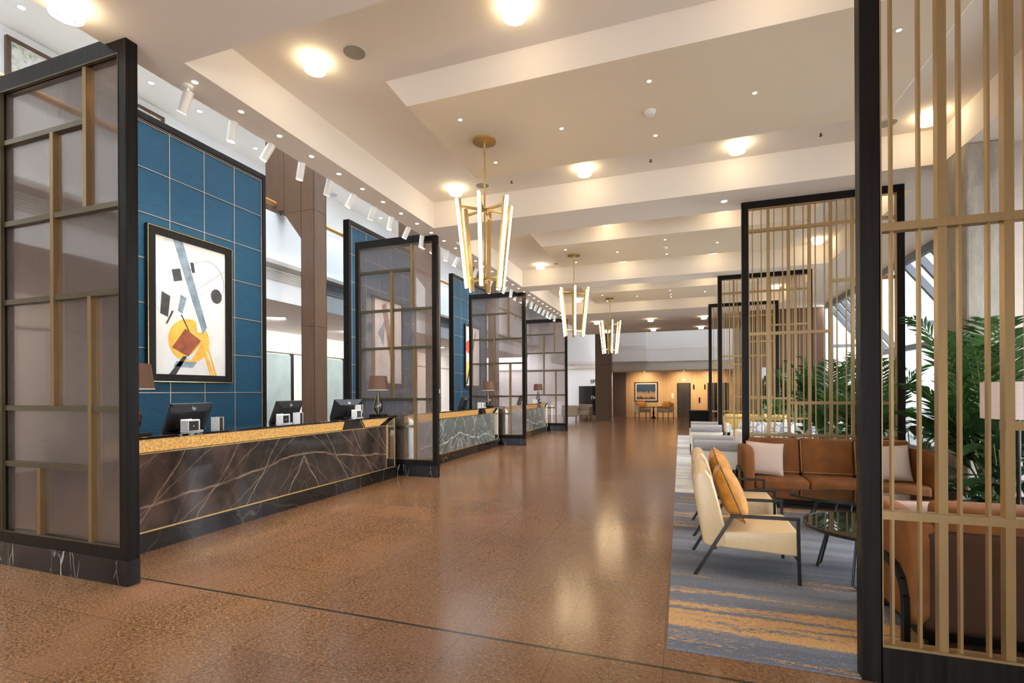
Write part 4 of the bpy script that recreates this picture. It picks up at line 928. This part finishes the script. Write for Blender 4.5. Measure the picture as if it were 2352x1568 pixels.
def shrub(label, x, y, h, nl, seed, m='leafdark', ll=0.3, lw=0.07, z0=0.0, spread=0.5):
    rnd = random.Random(seed); t = thing('leafy_plant', label, 'plant', (x, y, 0)); lf = MB(); st = MB()
    for i in range(nl):
        a = rnd.uniform(0, 2*pi); r = spread*sqrt(rnd.random()); zz = z0+h*rnd.uniform(0.15, 0.95); el = rnd.uniform(-0.2, 1.1)
        P = Vector((cos(a)*r*0.6, sin(a)*r*0.6, zz)); d = Vector((cos(a)*cos(el), sin(a)*cos(el), sin(el))); sd = Vector((-sin(a), cos(a), 0)); L = ll*rnd.uniform(0.6, 1.15)
        q = [(0, 0.1), (0.25, 0.8), (0.5, 1.0), (0.8, 0.6), (1.0, 0.0)]
        cen = [P+d*L*u+Vector((0, 0, -0.25*L*u*u)) for u, _ in q]; k0 = []
        for (u, wd), c_ in zip(q, cen): k0 += [c_-sd*lw*wd+Vector((0, 0, 0.02*wd)), c_, c_+sd*lw*wd+Vector((0, 0, 0.02*wd))]
        fs = []
        for k in range(4): b = 3*k; fs += [(b, b+1, b+4, b+3), (b+1, b+2, b+5, b+4)]
        lf.add(k0, fs)
        if i % 4 == 0: st.tube([(0, 0, 0.02), (P.x*0.5, P.y*0.5, zz*0.6), P], 0.006, 5)
    obj('stems', st, 'stem', t); obj('leaves', lf, m, t); return t
palm('tall areca palm directly behind the right end of the rust sofa', 2.95, 6.25, 0.35, 2.35, 0.95, 18, 11)
palm('areca palm beside the concrete column, left of the taller palm', 2.75, 8.7, 0.3, 2.1, 0.9, 14, 5)
palm('areca palm behind the second lattice screen', 2.5, 10.2, 0.3, 2.1, 0.85, 18, 3)
palm('palm beyond the second lattice screen, near the glazing', 3.5, 11.0, 0.3, 2.0, 0.8, 12, 8)
palm('palm at the far right by the brown clad wall', 3.0, 15.5, 0.3, 2.2, 0.8, 18, 21)
shrub('dark broad-leaved plant at the foot of the concrete column', 2.95, 6.0, 1.15, 110, 2, spread=0.55)
shrub('dark leafy plant behind the right arm of the rust sofa', 2.95, 7.9, 1.0, 70, 4, spread=0.6)
shrub('pale variegated plant behind the second lattice screen', 2.55, 9.2, 1.1, 70, 6, 'leaflight', 0.26, 0.08, spread=0.45)
shrub('leafy plant low along the glazing behind the white sofa', 3.2, 12.9, 1.1, 90, 9, 'leafgreen', spread=0.8)
shrub('dark leafy plant between the two far palms', 2.1, 9.6, 0.9, 50, 14, spread=0.5)
shrub('leafy plant near the far brown wall', 2.3, 14.2, 1.3, 90, 15, 'leafgreen', spread=0.5)
# ================================================================ FAR SEATING (right)
def lounge(label, x, y, w=0.72):
    t = thing('lounge_chair', label, 'lounge chair', (x, y, 0), 0, 'pale lounge chairs with grey bolster backs')
    obj('back_shell', MB().box(0, w, 0, 0.06, 0.27, 0.56), 'cream', t, bevel=0.02, seg=3)
    a = MB().tube([(0.03, 0.04, 0), (w-0.02, 0.04, 0)], 0.085, 20); obj('bolster', a, 'greyfab', t, (0, 0, 0.64), smooth=True, bevel=0.01)
    obj('seat', MB().box(0.01, w-0.01, 0.06, 0.62, 0.27, 0.42), 'cream', t, bevel=0.03, seg=3)
    for sx in (0.03, w-0.03):
        for yy in (0.03, 0.58): obj('leg', MB().box(sx-0.012, sx+0.012, yy-0.012, yy+0.012, 0, 0.27), 'black', t)
    obj('side_rail', MB().box(w+0.005, w+0.02, 0.0, 0.6, 0.5, 0.52).box(w+0.005, w+0.02, 0, 0.02, 0.27, 0.5), 'black', t)
    return t
l0 = lounge('pale lounge chair with grey bolster, nearest of the four behind the armchairs', 0.17, 8.3)
dup(l0, (0.18, 9.25, 0), 0, 'pale lounge chair with grey bolster, second of the four'); dup(l0, (0.20, 12.1, 0), 0, 'pale lounge chair with grey bolster, third of the four')
dup(l0, (0.22, 13.3, 0), 0, 'pale lounge chair with grey bolster, farthest of the four')
def wsofa(label, x, y, w):
    t = thing('white_sofa', label, 'sofa', (x, y, 0), 0, 'white sofas behind the second lattice screen')
    obj('seat', MB().box(0, w, -0.4, 0.35, 0.12, 0.44), 'cream', t, bevel=0.04, seg=3); obj('backrest', MB().box(0, w, 0.22, 0.42, 0.3, 0.84), 'cream', t, bevel=0.05, seg=3)
    for sx in (0, w-0.14): obj('arm', MB().box(sx, sx+0.14, -0.4, 0.4, 0.12, 0.62), 'cream', t, bevel=0.04, seg=3)
    for sx in (0.05, w-0.05):
        for yy in (-0.35, 0.35): obj('leg', MB().box(sx-0.02, sx+0.02, yy-0.02, yy+0.02, 0, 0.13), 'black', t)
    return t
w0 = wsofa('white sofa with blue patterned cushions behind the second lattice screen', 1.15, 10.9, 1.9)
wsofa('white sofa with ochre cushions beyond the first white sofa', 1.15, 14.6, 1.6)
for i, (x, y, m_, lb) in enumerate(((1.38, 11.0, 'patterned', 'white cushion with blue motif, left on the white sofa'), (1.95, 11.0, 'patterned', 'white cushion with blue motif, middle of the white sofa'), (2.5, 11.0, 'patterned', 'white cushion with blue motif, right on the white sofa'), (1.4, 14.6, 'yellow', 'ochre cushion, left on the far white sofa'), (2.0, 14.6, 'yellow', 'ochre cushion, middle of the far white sofa'), (2.45, 14.6, 'yellow', 'ochre cushion, right on the far white sofa'))):
    pillow('scatter_cushion', lb, (x, y-0.0, 0.67), (radians(-14), 0, 0), 0.46, 0.42, 0.13, m_, group='scatter cushions on the white sofas')
t = thing('tub_chair', 'tan armchair with black zigzag cushion beside the second lattice post', 'armchair', (0.98, 9.9, 0))
obj('seat', MB().box(0, 0.6, -0.3, 0.3, 0.15, 0.42), 'cream', t, bevel=0.04, seg=3); obj('backrest', MB().box(0.0, 0.12, -0.3, 0.3, 0.3, 0.78), 'cream', t, bevel=0.04, seg=3); obj('leg', MB().box(0.04, 0.08, -0.26, -0.22, 0, 0.16), 'black', t); obj('leg', MB().box(0.52, 0.56, -0.26, -0.22, 0, 0.16), 'black', t); obj('leg', MB().box(0.04, 0.08, 0.22, 0.26, 0, 0.16), 'black', t); obj('leg', MB().box(0.52, 0.56, 0.22, 0.26, 0, 0.16), 'black', t)
pillow('zigzag_cushion', 'tan cushion with black zigzag on the tan armchair', (1.19, 9.86, 0.62), (radians(-14), 0, radians(70)), 0.42, 0.42, 0.14, 'zigzag')
tag(obj('planter_box', MB().box(0.34, 1.10, 20.6, 21.4, 0, 0.70).box(0.30, 1.14, 20.56, 21.44, 0.70, 0.73), 'darkwood'), 'low black box standing at the far end of the lattice screens', 'planter box')
t = thing('side_table', 'small dark side table between the lounge chairs and the tan armchair', 'side table', (1.0, 10.7, 0))
obj('tabletop', MB().lathe([(0.16, 0.50), (0.16, 0.52)], 24), 'black', t); obj('pedestal', MB().lathe([(0.10, 0), (0.10, 0.02), (0.02, 0.03), (0.02, 0.5)], 16), 'black', t)
# ================================================================ FAR END
o = struct('door_1', MB().box(-0.15, 0.56, 29.5, 29.6, 0, 1.97), 'black'); obj('door_leaf', MB().box(-0.10, 0.19, 29.48, 29.5, 0, 1.92).box(0.2, 0.50, 29.48, 29.5, 0, 1.92), 'steel', o)
struct('door_2', MB().box(1.47, 1.95, 29.5, 29.6, 0, 1.97), 'black'); struct('door_3', MB().box(2.15, 2.5, 29.5, 29.6, 0, 1.97), 'black')
o = struct('door_4', MB().box(-6.12, -4.2, 30.9, 31.0, 0, 1.86), 'darkglass')
tm = text_mesh('SPA', 0.34, 0.01); tm.transform(Matrix.Translation((-5.12, 30.97, 2.13)) @ Matrix.Rotation(pi/2, 4, 'X')); tag(obj('spa_sign', tm, 'black'), 'black lettering reading SPA above the dark doorway', 'sign')
tm = text_mesh('nc', 0.42, 0.01); tm.transform(Matrix.Translation((-5.15, 30.88, 1.16)) @ Matrix.Rotation(pi/2, 4, 'X')); tag(obj('door_lettering', tm, simple('pale lettering', (0.5, 0.55, 0.55), 0.5)), 'pale letters on the dark glass doorway below the SPA sign', 'sign')
tm = text_mesh('BAR A', 0.26, 0.01); tm.transform(Matrix.Translation((1.62, 29.49, 1.45)) @ Matrix.Rotation(pi/2, 4, 'X') @ Matrix.Rotation(pi/2, 4, 'Z')); tag(obj('vertical_sign', tm, 'lettering'), 'backlit vertical white lettering in the dark doorway right of the lift', 'sign')
t = thing('lift_indicator', 'small red lit indicator above the lift door', 'indicator', (0.21, 29.59, 2.14))
obj('housing', MB().box(-0.08, 0.08, -0.02, 0, -0.07, 0.07), 'fixture', t); obj('display', MB().box(-0.05, 0.06, -0.025, -0.02, -0.04, 0.04), 'letter_red', t)
sc0 = tag(obj('wall_plaque', MB().box(-0.04, 0.04, -0.03, 0, -0.14, 0.14), 'black', loc=(0.74, 29.6, 1.74)), 'narrow dark wall plaque, left of the pair beside the lift', 'plaque', 'dark plaques beside the lift')
c_ = sc0.copy(); COL.objects.link(c_); c_.location = (1.33, 29.6, 1.74); c_['label'] = 'narrow dark wall plaque, right of the pair beside the lift'
tag(obj('call_panel', MB().box(1.0, 1.08, 29.57, 29.6, 0.85, 1.15), 'black'), 'small dark lift call panel low on the honey wall', 'call panel')
tag(obj('wall_lettering', text_mesh('LIFTS', 0.12, 0.004), 'lettering'), 'tiny vertical lettering on the honey wall left of the lift', 'sign')
o = bpy.data.objects['wall_lettering']; o.matrix_world = Matrix.Translation((-0.42, 29.58, 1.25)) @ Matrix.Rotation(pi/2, 4, 'X') @ Matrix.Rotation(-pi/2, 4, 'Z')
t = thing('framed_picture', 'framed blue cityscape picture on the far honey wall', 'picture', (-2.54, 29.58, 0.91))
obj('frame', MB().box(0, 1.31, -0.03, 0, 0, 0.05).box(0, 1.31, -0.03, 0, 1.08, 1.13).box(0, 0.05, -0.03, 0, 0.05, 1.08).box(1.26, 1.31, -0.03, 0, 0.05, 1.08), 'darkwood', t)
obj('mount', MB().box(0.05, 1.26, -0.02, -0.01, 0.05, 1.08), 'canvas', t)
m_, nt, b = mat('blue skyline print'); sp = N(nt, 'ShaderNodeSeparateXYZ'); nt.links.new(coords(nt), sp.inputs[0]); nz = noise(nt, coords(nt, (1, 1, 0.15)), 9, 3)
f = math_(nt, 'ADD', sp.outputs[2], math_(nt, 'MULTIPLY', nz, -0.35)); nt.links.new(ramp(nt, f, [(0.03, (0.08, 0.05, 0.03)), (0.16, (0.5, 0.3, 0.18)), (0.36, (0.30, 0.20, 0.14)), (0.42, (0.01, 0.06, 0.12)), (0.85, (0.005, 0.03, 0.09))]), b.inputs['Base Color'])
obj('print', MB().box(0.12, 1.19, -0.024, -0.02, 0.12, 1.01), m_, t)
def farchair(label, x, y, rz, m_, pl):
    t = thing('lobby_chair', label, 'chair', (x, y, 0), rz)
    obj('seat', MB().box(-0.36, 0.36, -0.3, 0.3, 0.32, 0.52), m_, t, bevel=0.03); obj('backrest', MB().box(-0.36, 0.36, 0.2, 0.34, 0.45, 0.86), m_, t, bevel=0.03)
    for sx in (-0.33, 0.33):
        for yy in (-0.27, 0.3): obj('leg', MB().box(sx-0.015, sx+0.015, yy-0.015, yy+0.015, 0, 0.33), 'black', t)
        obj('arm', MB().box(sx-0.03, sx+0.03, -0.28, 0.3, 0.5, 0.66), m_, t, bevel=0.01)
    return t
farchair('grey lobby chair with orange cushion, left of the pair under the blue picture', -2.02, 28.7, 0.5, 'taupe', 1)
farchair('grey lobby chair with orange cushion, right of the pair under the blue picture', -0.78, 28.7, -0.5, 'taupe', 1)
pillow('lobby_cushion', 'orange cushion on the left chair under the blue picture', (-2.10, 28.82, 0.74), (radians(-15), 0, 0.5), 0.5, 0.4, 0.16, 'orange'); pillow('lobby_cushion', 'orange cushion on the right chair under the blue picture', (-0.72, 28.82, 0.74), (radians(-15), 0, -0.5), 0.5, 0.4, 0.16, 'orange')
t = thing('pedestal_table', 'dark pedestal table between the two orange-cushioned chairs', 'table', (-1.42, 28.6, 0))
obj('tabletop', MB().lathe([(0.2, 0.60), (0.2, 0.63)], 20), 'darkwood', t); obj('pedestal', MB().lathe([(0.14, 0), (0.13, 0.03), (0.04, 0.12), (0.06, 0.3), (0.03, 0.45), (0.04, 0.6)], 16), 'darkwood', t, smooth=True)
def tub(label, x, y, rz):
    t = thing('tub_armchair', label, 'armchair', (x, y, 0), rz)
    obj('seat', MB().box(-0.34, 0.34, -0.32, 0.3, 0.25, 0.45), 'taupe', t, bevel=0.03); obj('backrest', MB().box(-0.4, 0.4, 0.24, 0.38, 0.25, 0.82), 'taupe', t, bevel=0.04)
    for sx in (-0.37, 0.37): obj('arm', MB().box(sx-0.05, sx+0.05, -0.3, 0.3, 0.25, 0.68), 'taupe', t, bevel=0.03)
    for sx in (-0.3, 0.3):
        for yy in (-0.27, 0.3): obj('leg', MB().box(sx-0.015, sx+0.015, yy-0.015, yy+0.015, 0, 0.27), 'black', t)
    return t
tub('taupe tub armchair seen from behind, right of the farthest glass partition', -5.3, 24.4, pi+0.2); tub('taupe tub armchair facing the camera, in front of the dark spa doorway', -4.95, 26.3, -0.15)
t = thing('wall_switch', 'small pale switch plate on the second brown pillar', 'switch', (-6.99, 13.38, 1.47)); obj('plate', MB().box(0, 0.01, 0, 0.09, 0, 0.13), 'fixture', t)
# lights belonging to the far end and picture lights
for x in (-1.9, 0.2, 1.6):
    s = lamp('far_wall_spot', 'SPOT', (x, 28.2, 2.58), 130, WARM, (0, 0, 0), 0.05, 110, 0.9); aim(s, (x, 29.6, 1.3))
k = 0
for x, y in ((-1.9, 28.4), (0.2, 28.4)):
    lb = 'small downlight above the far honey wall, %s of the pair' % ('left', 'right')[k]; k += 1
    downlight('recessed_downlight', lb, x, y, 2.62, 0.05, 'downlights above the far wall')
